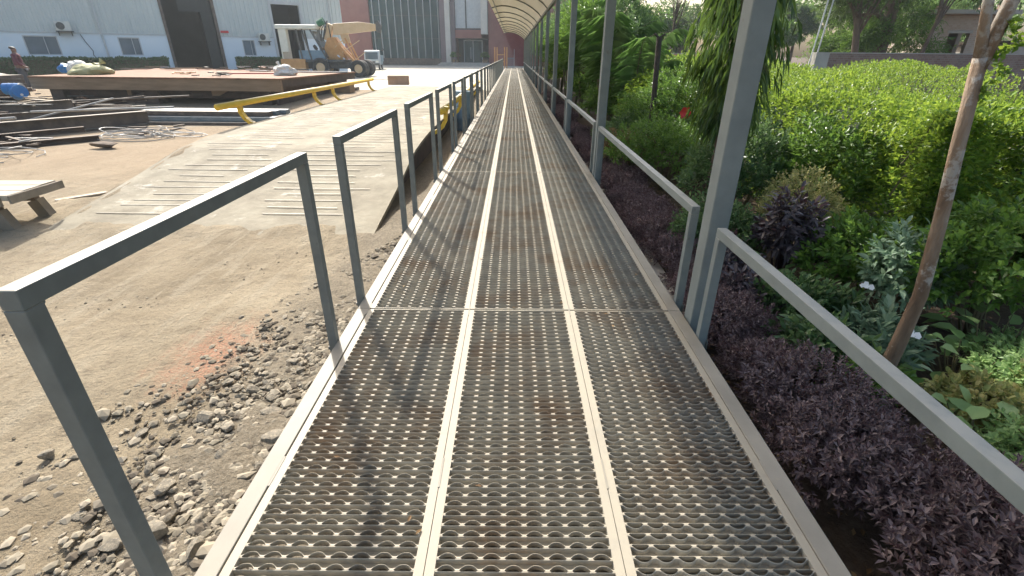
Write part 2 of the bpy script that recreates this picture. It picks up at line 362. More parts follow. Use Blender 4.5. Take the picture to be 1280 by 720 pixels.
def bush_parts(parent, rad, h, n, L, W, lm, sm, k=6, spread=1.0, detail=False, base=0.0, seed=0, up=0.35, stems=9, shell=0.5, droop=0.15, zmin=0.05):
    """foliage and stems of one bush standing at its parent's origin"""
    d = nrm(rng.normal(0, 1, (n,3))); d[:,2] = np.abs(d[:,2])*1.0 - 0.25*rng.random(n)
    d = nrm(d)
    r = (shell + (1-shell)*rng.random(n)**0.5)*(1+lump(d*2.2, 1.6, 0.28, seed))
    rx, ry = (rad, rad) if not hasattr(rad, '__len__') else rad
    P = d*r[:,None]*np.array([[rx, ry, h*0.5]]) + np.array([[0,0,base+h*0.5]])
    P[:,2] = np.maximum(P[:,2], zmin+rng.random(n)*0.05)
    A = d + np.array([[0,0,up]]) + rng.normal(0, .3, (n,3))
    p, dd, nn, ll = twigs(P, A, k, L*1.3, spread, L)
    me = leaves('foliage', p, dd, nn, ll, ll*(W/L), droop=droop, detail=detail)
    link('foliage', me, lm, parent)
    if stems:
        mb = MB()
        for i in range(stems):
            t = P[rng.integers(n)]; mdl = t*0.5 + np.array([0,0,h*0.1])
            mb.tube([(t[0]*0.08, t[1]*0.08, -0.03), tuple(mdl*np.array([.7,.7,1])), tuple(t)], [0.012*max(h,.4), 0.008*max(h,.4), 0.003], 5)
        mb.build('stem', sm, parent)
def bush(name, label, cat, loc, *a, group=None, **k):
    e = empty(name, loc, rng.random()*6.28, label, cat, group)
    bush_parts(e, *a, **k); return e
# ------------------------------------------------------------------ camera, light, air
cam = bpy.data.cameras.new('camera'); co_ = bpy.data.objects.new('camera', cam); col.objects.link(co_)
cam.sensor_width = 36; cam.lens = 602/1280*36; cam.clip_start = 0.02; cam.clip_end = 3000
co_.matrix_world = (Matrix.Translation((0,0,1.5)) @ Matrix.Rotation(R(-0.03), 4, 'Z') @ Matrix.Rotation(R(90-25.95), 4, 'X') @ Matrix.Rotation(R(0.5), 4, 'Z'))
sc.camera = co_
SUN_AZ, SUN_EL = R(-25), R(39)      # azimuth from +Y, clockwise positive
w = bpy.data.worlds.new('World'); sc.world = w; w.use_nodes = True
nt = w.node_tree; bg = nt.nodes['Background']
sky = nd(nt, 'ShaderNodeTexSky', sky_type='NISHITA'); sky.sun_disc = False
sky.sun_elevation = SUN_EL; sky.sun_rotation = SUN_AZ; sky.air_density = 1.2; sky.dust_density = 4.5; sky.ozone_density = 1
nt.links.new(sky.outputs[0], bg.inputs[0]); bg.inputs[1].default_value = 0.15
sl = bpy.data.lights.new('sun', 'SUN'); sl.energy = 4.2; sl.angle = R(1.4); sl.color = (1.0, 0.965, 0.90)
so = bpy.data.objects.new('sun', sl); col.objects.link(so)
sd = Vector((math.sin(SUN_AZ)*math.cos(SUN_EL), math.cos(SUN_AZ)*math.cos(SUN_EL), math.sin(SUN_EL)))
so.rotation_euler = (-sd).to_track_quat('-Z', 'Y').to_euler(); so.location = (-20, 40, 40)
sc.view_settings.view_transform = 'Standard'; sc.view_settings.look = 'None'; sc.view_settings.exposure = 0.92
sc.cycles.use_denoising = True
sc.cycles.max_bounces = 6; sc.cycles.volume_bounces = 0; sc.cycles.transparent_max_bounces = 8
sc.cycles.sample_clamp_indirect = 6
try: sc.cycles.denoiser = 'OPENIMAGEDENOISE'
except Exception: pass
hz = MB().box(-115, 75, -12, 125, -3, 26)
hm = bpy.data.materials.new('haze_air'); hm.use_nodes = True; hn = hm.node_tree; hn.nodes.clear()
ho = hn.nodes.new('ShaderNodeOutputMaterial'); hv = hn.nodes.new('ShaderNodeVolumePrincipled')
hv.inputs['Color'].default_value = (0.84, 0.93, 1.0, 1); hv.inputs['Density'].default_value = 0.0007; hv.inputs['Anisotropy'].default_value = 0.5
hn.links.new(hv.outputs[0], ho.inputs['Volume'])
tag(hz.build('haze', hm), 'pale dusty haze hanging over the whole yard', 'haze', kind='stuff')

# ------------------------------------------------------------------ ground
def sst(a, b, x): t = np.clip((x-a)/(b-a), 0, 1); return t*t*(3-2*t)
def gz(x, y):
    x = np.asarray(x, float); y = np.asarray(y, float)
    left = sst(11, 23, y)*0.34; right = sst(25, 45, y)*0.34
    m = sst(1.2, 2.5, x)
    return -0.45 + left*(1-m) + right*m
def gzs(x, y): return float(gz(x, y))
def axis_pts(parts):
    o = []
    for a, b, s in parts: o += list(np.arange(a, b, s))
    return np.array(o+[parts[-1][1]])
xs = axis_pts([(-600,-120,60),(-120,-20,5),(-20,-7,0.5),(-7,4,0.055),(4,14,0.4),(14,60,4),(60,600,60)])
ys = axis_pts([(-200,-20,20),(-20,-1,1),(-1,9,0.055),(9,40,0.5),(40,120,4),(120,700,58)])
X, Y = np.meshgrid(xs, ys)
near = (1-sst(8, 12, Y))*sst(-9, -6, X)*(1-sst(3.5, 5, X))*sst(-1.5, -0.5, Y)
P2 = np.stack([X.ravel(), Y.ravel(), np.zeros(X.size)], 1)
Z = gz(X, Y) + (lump(P2, 1.1, 0.022, 3) + lump(P2, 4.5, 0.007, 4)).reshape(X.shape)*near
rub = near*sst(-2.2, -1.5, X)*(1-sst(-0.8, -0.3, X))*(1-sst(4.2, 6, Y))
Z += rub*(0.03 + (lump(P2, 11, 0.018, 5)+lump(P2, 23, 0.012, 6)).reshape(X.shape))
lipz = np.interp(Y, [5.0,5.35,6.9,8.3,9.2,10.2], [-0.47,-0.447,-0.215,0.035,0.095,0.12])
nz_ = (lump(P2, 3.0, 0.05, 8)+lump(P2, 9, 0.02, 12)).reshape(X.shape)
fr_ = lipz + 0.022 + nz_*0.5 - np.maximum(0, Y-5.35)*0.10
Z = np.where((X > -6.3) & (X < -2.15) & (Y > 5.0) & (Y < 6.6), np.maximum(Z, fr_), Z)
lf_ = lipz - 0.01 + nz_ - np.abs(X+5.6)*0.55
Z = np.where((X > -7.2) & (X < -5.3) & (Y > 5.2) & (Y < 9.5), np.maximum(Z, np.where(X > -5.55, lipz+0.012+nz_*0.5-(X+5.55)*0.2, lf_)), Z)
V = np.stack([X.ravel(), Y.ravel(), Z.ravel()], 1)
ny, nx = X.shape
i = (np.arange(ny-1)[:,None]*nx + np.arange(nx-1)[None,:]).ravel()
F = np.stack([i, i+1, i+nx+1, i+nx], 1)
# ground shader
m, nt, b, co = base_mat('dry_earth')
sx = nd(nt, 'ShaderNodeSeparateXYZ'); nt.links.new(co, sx.inputs[0]); gx, gy = sx.outputs[0], sx.outputs[1]
n1 = noise(nt, co, 0.9, 8, 0.65); n2 = noise(nt, co, 7, 8, 0.7); n3 = noise(nt, co, 45, 5, 0.7)
mp = nd(nt, 'ShaderNodeMapping'); mp.inputs['Rotation'].default_value = (0,0,R(-32)); mp.inputs['Scale'].default_value = (3.2,0.45,1)
nt.links.new(co, mp.inputs[0]); n4 = noise(nt, mp.outputs[0], 2.2, 8, 0.7, 0.6)
dirt = ramp_cols(nt, n1, [(0.215,0.172,0.114),(0.305,0.252,0.173),(0.37,0.312,0.22)])
dirt = mixc(nt, math_(nt,'MULTIPLY',smooth(nt, n2, 0.50, 0.66),0.55), dirt, (0.185,0.15,0.105))
dirt = mixc(nt, math_(nt,'MULTIPLY',smooth(nt, n4, 0.5, 0.64),0.5), dirt, (0.37,0.32,0.235))
dirt = mixc(nt, math_(nt,'MULTIPLY',smooth(nt, n3, 0.53, 0.66),0.55), dirt, (0.15,0.12,0.085))
# orange-ish dry soil farther out between ramp and scrap
far = smooth(nt, math_(nt,'ADD',gy, math_(nt,'MULTIPLY',n1,4)), 8, 12)
dirt = mixc(nt, math_(nt,'MULTIPLY',far,0.5), dirt, (0.34,0.25,0.165))
# red brick dust spilled by the rubble
dx = math_(nt,'MULTIPLY',math_(nt,'ADD',gx,2.1),1.5); dy = math_(nt,'ADD',gy,-2.9)
dd = math_(nt,'SQRT',math_(nt,'ADD',math_(nt,'MULTIPLY',dx,dx),math_(nt,'MULTIPLY',dy,dy)))
rd = math_(nt,'ADD',dd,math_(nt,'MULTIPLY',math_(nt,'ADD',n2,math_(nt,'SUBTRACT',n4,0.5)),0.8))
dirt = mixc(nt, math_(nt,'MULTIPLY',math_(nt,'SUBTRACT',1.0,smooth(nt, rd, 0.45, 1.05)),math_(nt,'MULTIPLY_ADD',smooth(nt, n3, 0.42, 0.6),0.5,0.25)), dirt, (0.42,0.19,0.12))
# grey rubble band beside the deck
bx = math_(nt,'ADD',gx,math_(nt,'MULTIPLY',n2,0.7))
band = math_(nt,'MULTIPLY',smooth(nt, bx, -1.75, -1.2),math_(nt,'SUBTRACT',1.0,smooth(nt, gx, 0.2, 1.0)))
gcol = ramp_cols(nt, n3, [(0.11,0.09,0.066),(0.21,0.18,0.135),(0.33,0.285,0.215)])
dirt = mixc(nt, math_(nt,'MULTIPLY',band,0.8), dirt, gcol)
soil = ramp_cols(nt, n2, [(0.07,0.052,0.04),(0.12,0.09,0.068),(0.19,0.15,0.11)])
dirt = mixc(nt, smooth(nt, gx, 1.1, 1.35), dirt, soil)
nt.links.new(dirt, b.inputs['Base Color']); b.inputs['Roughness'].default_value = 0.95; b.inputs['Specular IOR Level'].default_value = 0.15
# tyre tracks and grit
wv = nd(nt, 'ShaderNodeTexWave', wave_type='BANDS'); wv.inputs['Scale'].default_value = 2.2; wv.inputs['Distortion'].default_value = 5; wv.inputs['Detail'].default_value = 3
mp2 = nd(nt, 'ShaderNodeMapping'); mp2.inputs['Rotation'].default_value = (0,0,R(35)); nt.links.new(co, mp2.inputs[0]); nt.links.new(mp2.outputs[0], wv.inputs[0])
trk = math_(nt,'MULTIPLY',wv.outputs[1],smooth(nt, n1, 0.42, 0.6))
hgt = math_(nt,'ADD',math_(nt,'MULTIPLY',n2,0.7),math_(nt,'ADD',math_(nt,'MULTIPLY',n3,0.35),math_(nt,'ADD',math_(nt,'ADD',math_(nt,'MULTIPLY',trk,0.03),math_(nt,'MULTIPLY',noise(nt, co, 19, 9, 0.75),0.5)),math_(nt,'MULTIPLY',n4,0.6))))
bp = nd(nt, 'ShaderNodeBump'); bp.inputs['Strength'].default_value = 0.9; bp.inputs['Distance'].default_value = 0.05
nt.links.new(hgt, bp.inputs['Height']); nt.links.new(bp.outputs[0], b.inputs['Normal'])
g = link('ground', np_mesh('ground', V, F, smooth_=True), m); tag(g, kind='structure')
# concrete yard sheet
def sheet(name, x0, x1, y0, y1, nx_, ny_, dz, m, edge=0):
    X, Y = np.meshgrid(np.linspace(x0,x1,nx_), np.linspace(y0,y1,ny_))
    if edge: Y = Y.copy(); Y[0] += rng.normal(0, edge, nx_)
    V = np.stack([X.ravel(), Y.ravel(), (gz(X,Y)+dz).ravel()], 1)
    i = (np.arange(ny_-1)[:,None]*nx_ + np.arange(nx_-1)[None,:]).ravel()
    o = link(name, np_mesh(name, V, np.stack([i,i+1,i+nx_+1,i+nx_],1), smooth_=True), m); tag(o, kind='structure'); return o
ymat = mat('pale_concrete_yard', [(0.41,0.37,0.29),(0.49,0.45,0.36),(0.53,0.49,0.40)], 0.35, 0.9, 0.25, 6, 0.01, spot=((0.38,0.33,0.26), 0.6, 0.55, 0.75))
sheet('yard', -110, -1.14, 25, 110, 160, 90, 0.006, ymat, 0.5)
sheet('forecourt', -1.13, 12, 63.9, 110, 20, 30, 0.006, ymat)
# low kerb at the garden edge
mb = MB()
for k in range(12):
    mb.box(1.30, 1.44, 3.0+k*2.5, 5.485+k*2.5, -0.50, -0.33)
tag(mb.build('kerb', M['concrete'], bevel=0.01), kind='structure')

# ------------------------------------------------------------------ walkway deck
BAY = 4.06; Y0 = 2.76
def grating_mesh():
    rows, p, nh, hp, sub = 96, 0.042, 8, 0.073, 12
    u = np.arange(nh*sub+1)/sub; x = -0.292 + u*hp; t = ((u % 1.0)-0.5)
    inside = np.abs(t) < 0.405; tt = np.clip(np.abs(t)/0.405, 0, 1)
    l = np.where(inside, 0.0172*(1-tt**2.4), 0.0)+1e-5; o = np.maximum(0.0048, l+0.0016)
    lf = np.where(inside, np.minimum(0.0042, 0.0142*(1-tt**2.4)*1.2), 0.0)+1e-5; of = 0.0056+0*l
    prof = np.stack([np.stack([-of-0.0005, -of, -lf, -lf, l, l, o, o+0.001], 1), np.tile(np.array([[-.024,-.0010,0,-.0035,-.0035,0,-.0010,-.024]]), (len(x),1))], 2)
    nxp = len(x); V = np.zeros((rows, nxp, 8, 3))
    yc = 0.0065 + p*(np.arange(rows)+0.5)
    V[..., 0] = x[None,:,None]; V[..., 1] = yc[:,None,None]-0.004 + prof[None,:,:,0]; V[..., 2] = prof[None,:,:,1]
    id_ = np.arange(rows*nxp*8).reshape(rows, nxp, 8)
    F = []
    for a, b_ in ((0,1),(1,2),(2,3),(4,5),(5,6),(6,7)):
        F.append(np.stack([id_[:,:-1,a], id_[:,1:,a], id_[:,1:,b_], id_[:,:-1,b_]], -1).reshape(-1,4))
    F.append(np.stack([id_[:-1,:-1,7], id_[:-1,1:,7], id_[1:,1:,0], id_[1:,:-1,0]], -1).reshape(-1,4))
    V = V.reshape(-1,3); n = len(V)
    mb = MB(); L = rows*p+0.013
    for s in (-1, 1):
        a, b_ = sorted((s*0.2915, s*0.3236)); mb.box(a, b_, 0.0, L, -0.030, 0.0004)
    mb.box(-0.2915, 0.2915, 0.0, 0.0055, -0.030, 0.0004); mb.box(-0.2915, 0.2915, L-0.0055, L, -0.030, 0.0004)
    V = np.concatenate([V, np.array(mb.v)]); F.append(np.array(mb.f)+n)
    return np_mesh('grating_panel', V, np.concatenate(F))
gm = grating_mesh(); gm.materials.append(M['grating'])
wk = empty('raised_walkway', (0, 0, 0), 0, 'long straight walkway deck of dusty perforated steel planks with three lanes', 'walkway')
NB = 17
sbm = MB().box(-0.036, 0.036, 0.0015, BAY-0.0015, -0.10, 0.002)
sb0 = None; cb0 = None
for k in range(NB):
    y = Y0 + (k-2)*BAY
    for xc in (-0.60, 0.05, 0.70):
        o = bpy.data.objects.new('grating_panel', gm); col.objects.link(o); o.parent = wk
        o.location = (xc, y + 0.007, -rng.random()*0.0006); 
        if rng.random() < 0.5: o.rotation_euler = (0,0,math.pi); o.location.y = y + 0.007 + 96*0.042+0.013
    for xc in (-0.966, 1.064):
        if sb0 is None:
            o = sb0 = sbm.build('side_beam', M['frame'], wk, bevel=0.003)
        else: o = sb0.copy(); col.objects.link(o)
        o.location = (xc, y, 0)
    for j in range(3):
        if cb0 is None:
            mb = MB().box(-0.925, 1.025, -0.03, 0.03, -0.098, -0.034)
            for xx in (-0.9275, -0.275, 0.375, 1.0255): mb.box(xx-0.004, xx+0.004, -0.08, 0.07, -0.031, 0.0021)
            o = cb0 = mb.build('cross_beam', M['frame'], wk)
        else: o = cb0.copy(); col.objects.link(o)
        o.location = (0, y + j*BAY/3 + (0.0 if j else 0.0), 0)
lg = None
for k in range(0, 6):
    for xc in (-0.966, 1.064):
        if lg is None:
            lg = o = MB().box(-0.035,0.035,-0.035,0.035,-0.50,-0.1005).build('support_leg', M['beam'], wk)
        else: o = lg.copy(); col.objects.link(o)
        o.location = (xc, Y0+(k-1)*BAY+0.3, 0)

# ------------------------------------------------------------------ railings
def rail_frame(Ln, h, T, m, sx_=1):
    e = empty('railing', (0,0,0))
    MB().box(-T/2, T/2, 0, T, -0.13, h-T-0.0005).build('post', m, e, bevel=0.003)
    MB().box(-T/2, T/2, Ln-T, Ln, -0.13, h-T-0.0005).build('post', m, e, bevel=0.003)
    MB().box(-T/2, T/2, 0, Ln, h-T, h).build('top_rail', m, e, bevel=0.003)
    mb = MB()
    for y in (T/2, Ln-T/2): mb.box(sx_*(T/2+0.001) if sx_ > 0 else -T/2-0.003, sx_*(T/2+0.003) if sx_ > 0 else -T/2-0.001, y-0.04, y+0.04, -0.09, -0.015)
    mb.build('base_plate', m, e)
    for y in (T/2, Ln-T/2): MB().tube([(sx_*-T/2, y, -0.055),(sx_*-T/2-sx_*0.012, y, -0.055)], 0.011, 6).build('bolt', M['grease'], e)
    wb = MB()
    for y in (T+0.002, Ln-T-0.002): wb.tube([(-T/2+0.004,y,h-T-0.003),(0,y,h-T-0.005),(T/2-0.004,y,h-T-0.003)], 0.004, 6)
    wb.build('weld_bead', m, e)
    return e
r0 = rail_frame(1.53, 1.06, 0.047, M['rail'], 1)
for k in range(26):
    o = r0 if k == 0 else copy_tree(r0)
    y = 0.87 + 2.03*(k-1)
    o.location = (-1.0295, y, 0)
    if k == 0: tag(o, 'grey railing frame behind the viewer on the yard side of the walkway', 'railing', 'grey railing frames on the yard side')
    else:
        how = 'tall grey open railing frame, %s along the yard side of the walkway' % ORD[k-1]
        tag(o, how, 'railing', 'grey railing frames on the yard side')
CX = 1.165
r1 = rail_frame(3.66, 0.665, 0.05, M['column'], 1)
for k in range(16):
    o = r1 if k == 0 else copy_tree(r1)
    o.location = (1.13, 2.88 + BAY*(k-2) + 0.0, 0)
    if k == 0: tag(o, 'low grey railing behind the viewer on the garden side', 'railing', 'low grey railings on the garden side')
    else: tag(o, 'low grey garden side railing between canopy columns, %s from the camera' % ORD[k-1], 'railing', 'low grey railings on the garden side')

# ------------------------------------------------------------------ canopy with columns
cn = empty('walkway_canopy', (CX, 0, -0.45), 0, 'cream curved canopy on a row of grey square columns beside the walkway', 'canopy')
arc = [(1.16,2.85),(1.0,3.02),(0.75,3.2),(0.45,3.36),(0.1,3.49),(-0.3,3.57),(-0.6,3.59),(-0.9,3.55),(-1.1,3.49)]
c0 = rb0 = None
for k in range(16):
    y = 2.655 + BAY*(k-1)
    if c0 is None:
        mb = MB().box(-0.055, 0.055, -0.06, 0.06, -0.05, 3.28).box(-0.095,0.095,-0.10,0.10,0.0,0.012)
        c0 = o = mb.build('column', M['column'], cn, bevel=0.006)
    else: o = c0.copy(); col.objects.link(o)
    o.location = (0, y, 0)
    if rb0 is None:
        mb = MB()
        n_ = len(arc)
        poly = [(x-CX, z+0.45+0.025) for x, z in arc] + [(x-CX, z+0.45-0.025) for x, z in arc[::-1]]
        mb.prism(poly, 'y', -0.02, 0.02)
        rb0 = o = mb.build('rib', M['rail'], cn)
    else: o = rb0.copy(); col.objects.link(o)
    o.location = (0, y, 0)
yA, yB = 2.655-BAY-0.6, 2.655+BAY*14+0.5
poly = [(x-CX, z+0.45+0.036) for x, z in arc] + [(x-CX, z+0.45+0.028) for x, z in arc[::-1]]
MB().prism(poly, 'y', yA, yB).build('roof_sheet', M['canopy'], cn, smooth_=False)
MB().box(-0.04, 0.04, yA, yB, 3.281, 3.36).build('eave_beam', M['rail'], cn)
for x, z in (arc[7],):
    MB().box(x-CX-0.02, x-CX+0.02, yA, yB, z+0.45-0.066, z+0.45-0.026).build('purlin', M['rail'], cn)

# ------------------------------------------------------------------ ramp platform
RP = [(5.35,-0.447),(6.9,-0.215),(8.3,0.035),(9.2,0.095),(10.2,0.12),(24.0,0.12),(27.5,-0.095)]
def rz_(y): return float(np.interp(y, [p[0] for p in RP], [p[1] for p in RP]))
rp = empty('loading_ramp', (-3.6, 5.35, -0.45), 0, 'long dust covered steel vehicle platform sloping down towards the camera', 'ramp')
RX0, RX1 = -5.58, -1.64
def strip(name, x0, x1, m, top=0.0, th=0.05, parent=rp, px=-3.6, py=5.35, pz=-0.45):
    yy = axis_pts([(5.35,10.2,0.15),(10.2,24,0.8),(24,27.5,0.5)]); xx = np.linspace(x0, x1, max(2, int((x1-x0)/0.16)))
    X, Y = np.meshgrid(xx, yy); Zt = np.interp(Y, [p[0] for p in RP], [p[1] for p in RP]) + top
    P_ = np.stack([X.ravel(), Y.ravel(), X.ravel()*0], 1)
    Zt = Zt + (lump(P_, 1.5, 0.008, 9)).reshape(X.shape)*(Y > 5.6)*(Y < 26)
    ny, nx = X.shape; n = nx*ny
    V = np.concatenate([np.stack([X.ravel()-px, Y.ravel()-py, Zt.ravel()-pz], 1), np.stack([X.ravel()-px, Y.ravel()-py, Zt.ravel()-th-pz], 1)])
    i = (np.arange(ny-1)[:,None]*nx + np.arange(nx-1)[None,:]).ravel()
    F = [np.stack([i,i+1,i+nx+1,i+nx],1), np.stack([i+nx,i+nx+1,i+1,i],1)+n]
    a = np.arange(nx-1); F += [np.stack([a+1,a,a+n,a+1+n],1)]; a = a+(ny-1)*nx; F += [np.stack([a,a+1,a+1+n,a+n],1)]
    a = np.arange(ny-1)*nx; F += [np.stack([a,a+nx,a+nx+n,a+n],1)]; a = a+nx-1; F += [np.stack([a+nx,a,a+n,a+nx+n],1)]
    return link(name, np_mesh(name, V, np.concatenate(F)), m, parent)
dm = mat('dusty_plate', [(0.19,0.163,0.115),(0.27,0.238,0.172),(0.35,0.315,0.235)], 1.9, 0.9, 0.6, 12, 0.02, spot=((0.50,0.46,0.38), 2.6, 0.56, 0.72))
strip('deck_plate', RX0, RX1, dm)
treads = []
for y in list(np.arange(5.9, 24, 0.21)):
    if rng.random() < 0.05: continue
    for x0, x1 in ((RX0+0.25, -3.7),(-3.6,RX1-0.15)):
        if y > 14 and rng.random() < 0.4: continue
        a = x0+rng.random()*0.5; b_ = x1-rng.random()*0.6; yy = y+rng.normal(0,.02)
        treads.append(((a+3.6, yy-5.35, rz_(yy)+0.45+0.007), (b_+3.6, yy-5.35+rng.normal(0,.01), rz_(yy)+0.45+0.007)))
treads = treads[:99]
TM = (mat('worn_tread_bar', [(0.24,0.205,0.15),(0.40,0.36,0.28)], 9, 0.5, 0.2, spec=0.5))
for a, b_ in treads: MB().bar(a, b_, 0.013, 0.004).build('tread', TM, rp)
for x in (RX0+0.12, -3.6, RX1-0.28):
    mb = MB(); ys_ = [7.6, 8.4, 10.2, 17, 24, 25.5]
    for a, b_ in zip(ys_[:-1], ys_[1:]):
        n = len(mb.v)
        for yy in (a, b_):
            for xx in (x, x+0.12): mb.v += [(xx+3.6, yy-5.35, 0.0), (xx+3.6, yy-5.35, rz_(yy)+0.45-0.056)]
        mb.f += [(n,n+1,n+5,n+4),(n+2,n+6,n+7,n+3),(n+1,n+3,n+7,n+5)]
    mb.build('girder', M['rustdark'], rp)
# yellow pipe guards with curved brackets
def guard(y0, y1, side, ys_, label):
    x = RX0-0.16 if side < 0 else RX1+0.30
    e = empty('guard_rail', (x, y0, -0.45), 0, label, 'guard rail', 'yellow pipe guards of the vehicle platform')
    MB().tube([(0,0,0.97),(0,(y1-y0)*0.5,0.965),(0,y1-y0,0.97)], 0.062, 12).build('pipe', M['yellow'], e, smooth_=True)
    for yy in ys_:
        pts = [(-side*0.0, 1.03),(-side*0.02,0.9),(-side*0.03,0.78),(-side*0.10,0.66),(-side*0.20,0.58),(-side*0.26,0.56)]
        mb = MB(); th = 0.045
        for s_ in range(len(pts)-1):
            a, b_ = pts[s_], pts[s_+1]
            mb.bar((a[0]+side*0.06, yy-y0, a[1]), (b_[0]+side*0.06, yy-y0, b_[1]-0.01), 0.07, 0.12, upv=(0,1,0))
        mb.build('bracket', M['yellow'], e)
    return e
guard(9.9, 21.3, -1, [10.8, 15.0, 16.6, 20.8], 'yellow pipe guard on curved brackets along the far left edge of the platform')
guard(9.5, 20.0, 1, [9.8, 12.6, 15.6, 19.0], 'yellow pipe guard hooked between the platform and the walkway railings')

# ------------------------------------------------------------------ rubble
def rock_mesh(sub=2, seed=0, flat=0.6):
    import bmesh
    bm = bmesh.new(); bmesh.ops.create_icosphere(bm, subdivisions=sub, radius=1)
    V = np.array([v.co for v in bm.verts]); r = np.random.default_rng(seed)
    for _ in range(8):      # chisel flat faces
        n = nrm(r.normal(0,1,(1,3)))[0]; d = 0.36+0.4*r.random(); s = V@n
        V = V - np.outer(np.maximum(0, s-d), n)
    V *= np.array([1, 0.6+0.4*r.random(), flat]); V += r.normal(0, 0.012, V.shape)
    for v, c in zip(bm.verts, V): v.co = c
    me = bpy.data.meshes.new('stone'); bm.to_mesh(me); bm.free(); return me
rms = [rock_mesh(2, s) for s in range(8)]
for me in rms: me.materials.append(M['stone'])
big_more = [(-1.05-abs(rng.normal(0,.45)), 0.6+rng.random()*3.2, 0.03+0.025*rng.random()) for _ in range(60)]
# larger stones: (x, y, size)
big = [(-1.42,2.22,.075),(-1.3,2.02,.08),(-1.78,2.2,.07),(-1.62,2.45,.05),(-1.5,1.9,.06),(-1.55,1.42,.095),(-1.72,1.38,.06),(-1.33,1.35,.07),(-1.62,1.15,.09),(-1.4,1.0,.08),(-1.2,1.6,.06),(-1.25,1.2,.055),(-1.9,1.1,.05),(-1.75,0.9,.07),(-2.3,0.75,.06),(-1.15,2.4,.05),(-1.28,2.75,.05),(-1.5,2.75,.055),(-1.2,3.1,.045),(-1.45,3.3,.04),(-1.15,3.6,.045),(-2.45,1.9,.06),(-2.0,1.55,.05),(-1.85,1.8,.045),(-1.25,1.85,.05),(-1.68,1.68,.06),(-1.95,2.35,.04),(-2.1,0.95,.05),(-1.52,0.75,.07),(-1.3,0.8,.06),(-1.1,2.05,.04),(-1.12,1.35,.05),(-1.3,2.5,.05),(-1.6,2.1,.055)] + big_more
for n_, (x, y, s) in enumerate(big):
    o = bpy.data.objects.new('stone', rms[n_ % 8]); col.objects.link(o)
    o.location = (x, y, (-0.43 if x > -1.95 else -0.455)+s*0.22); o.scale = (s, s, s); o.rotation_euler = (rng.normal(0,.2), rng.normal(0,.2), rng.random()*6.28)
    tag(o, 'angular dusty grey stone lying in the rubble strip by the deck edge', 'stone', 'large stones of the rubble strip')
# gravel between: one mass
base = [np.array([v.co[:] for v in rock_mesh(1, 30+s, 0.5).vertices])*1.25 for s in range(6)]
me_ = rock_mesh(1, 30); fb = np.array([list(p.vertices) for p in me_.polygons])
N = 24000; Vs = []; Fs = []; nvt = len(base[0])
wd = lambda y: 0.95 if y < 2.6 else max(0.18, 0.95-(y-2.6)*0.28)
c_ = 0
for q in range(N):
    y = 0.35 + 5.6*rng.random()**1.25; wv_ = wd(y); x = -1.01 - abs(rng.normal(0, 0.42))*wv_*1.05 if rng.random() < 0.85 else -1.01-rng.random()*wv_*1.5
    if q % 14 == 0: x = -1.0 + rng.random()*2.0; y = rng.random()*5
    elif q % 12 == 1: x = -1.1-rng.random()*3.5; y = 0.5+rng.random()*4.5
    s = 0.005 + 0.030*rng.random()**2.7
    if q % 12 == 1 or q % 14 == 0: s *= 0.45
    if rng.random() < 0.03 and q % 12 != 1: s *= 1.7
    a = rng.random()*6.28; ca, sa = math.cos(a), math.sin(a)
    v = base[q % 6]*s; v = v@np.array([[ca,sa,0],[-sa,ca,0],[0,0,1]])
    zb = -0.45 + (0.028 if (x > -2.0 and q % 14) else 0.0)
    Vs.append(v+np.array([x, y, zb+s*0.08])); Fs.append(fb+c_*nvt); c_ += 1
o = link('gravel', np_mesh('gravel', np.concatenate(Vs), np.concatenate(Fs), np.repeat(rng.random(c_), nvt)), M['grit']); tag(o, 'broken grey gravel strewn beside and under the walkway', 'gravel', kind='stuff')
# ------------------------------------------------------------------ warehouse (local x runs along the facade, y goes into the building)
wd_dir = Vector((12.83, 9.96, 0)).normalized(); WA = math.atan2(wd_dir.y, wd_dir.x)
wh = empty('warehouse', (-32.15, 33.97, -0.11), WA, 'long pale corrugated warehouse with white lower wall and two tall dark door openings', 'warehouse')
H = 8.6; x0, x1 = -45.0, 21.9
bands = [(x0, 8.78), (12.28, 16.1), (18.6, x1)]
wins = [(-11.5,-9.6),(-6.5,-4.6),(0.95,2.65),(5.85,7.1),(13.7,14.6),(19.6,20.6)]
# lower plaster wall, cut round the windows; upper ribbed cladding
for a, b_ in bands:
    cur = a; mb = MB()
    for w0, w1 in [q for q in wins if a < q[0] < b_]:
        mb.box(cur, w0, 0, 0.22, 0, 2.6); mb.box(w0, w1, 0, 0.22, 0, 1.28); mb.box(w0, w1, 0, 0.22, 2.42, 2.6); cur = w1
    mb.box(cur, b_, 0, 0.22, 0, 2.6)
    mb.build('lower_wall', M['plaster'], wh)
def ribbed(xa, xb, z0, z1, mb):
    n = int((xb-xa)/0.3); p = []
    for i in range(n+1):
        x = xa+(xb-xa)*i/n; q = (xb-xa)/n
        p += [(x,-0.01),(min(xb,x+q*.55),-0.01)] + ([(x+q*.65,-0.055),(x+q*.9,-0.055)] if i < n else [])
    p += [(xb,0.2),(xa,0.2)]
    mb.prism([(a,b) for a,b in p], 'z', z0, z1)
mb = MB()
for a, b_ in bands: ribbed(a, b_, 2.66, H, mb)
ribbed(8.78, 12.28, 6.0, H, mb); ribbed(16.1, 18.6, 5.2, H, mb)
mb.build('upper_wall', M['sheet'], wh)
mb = MB()
for a, b_ in bands: mb.box(a, b_, -0.07, 0.21, 2.602, 2.658)
mb.build('flashing', M['alu'], wh)
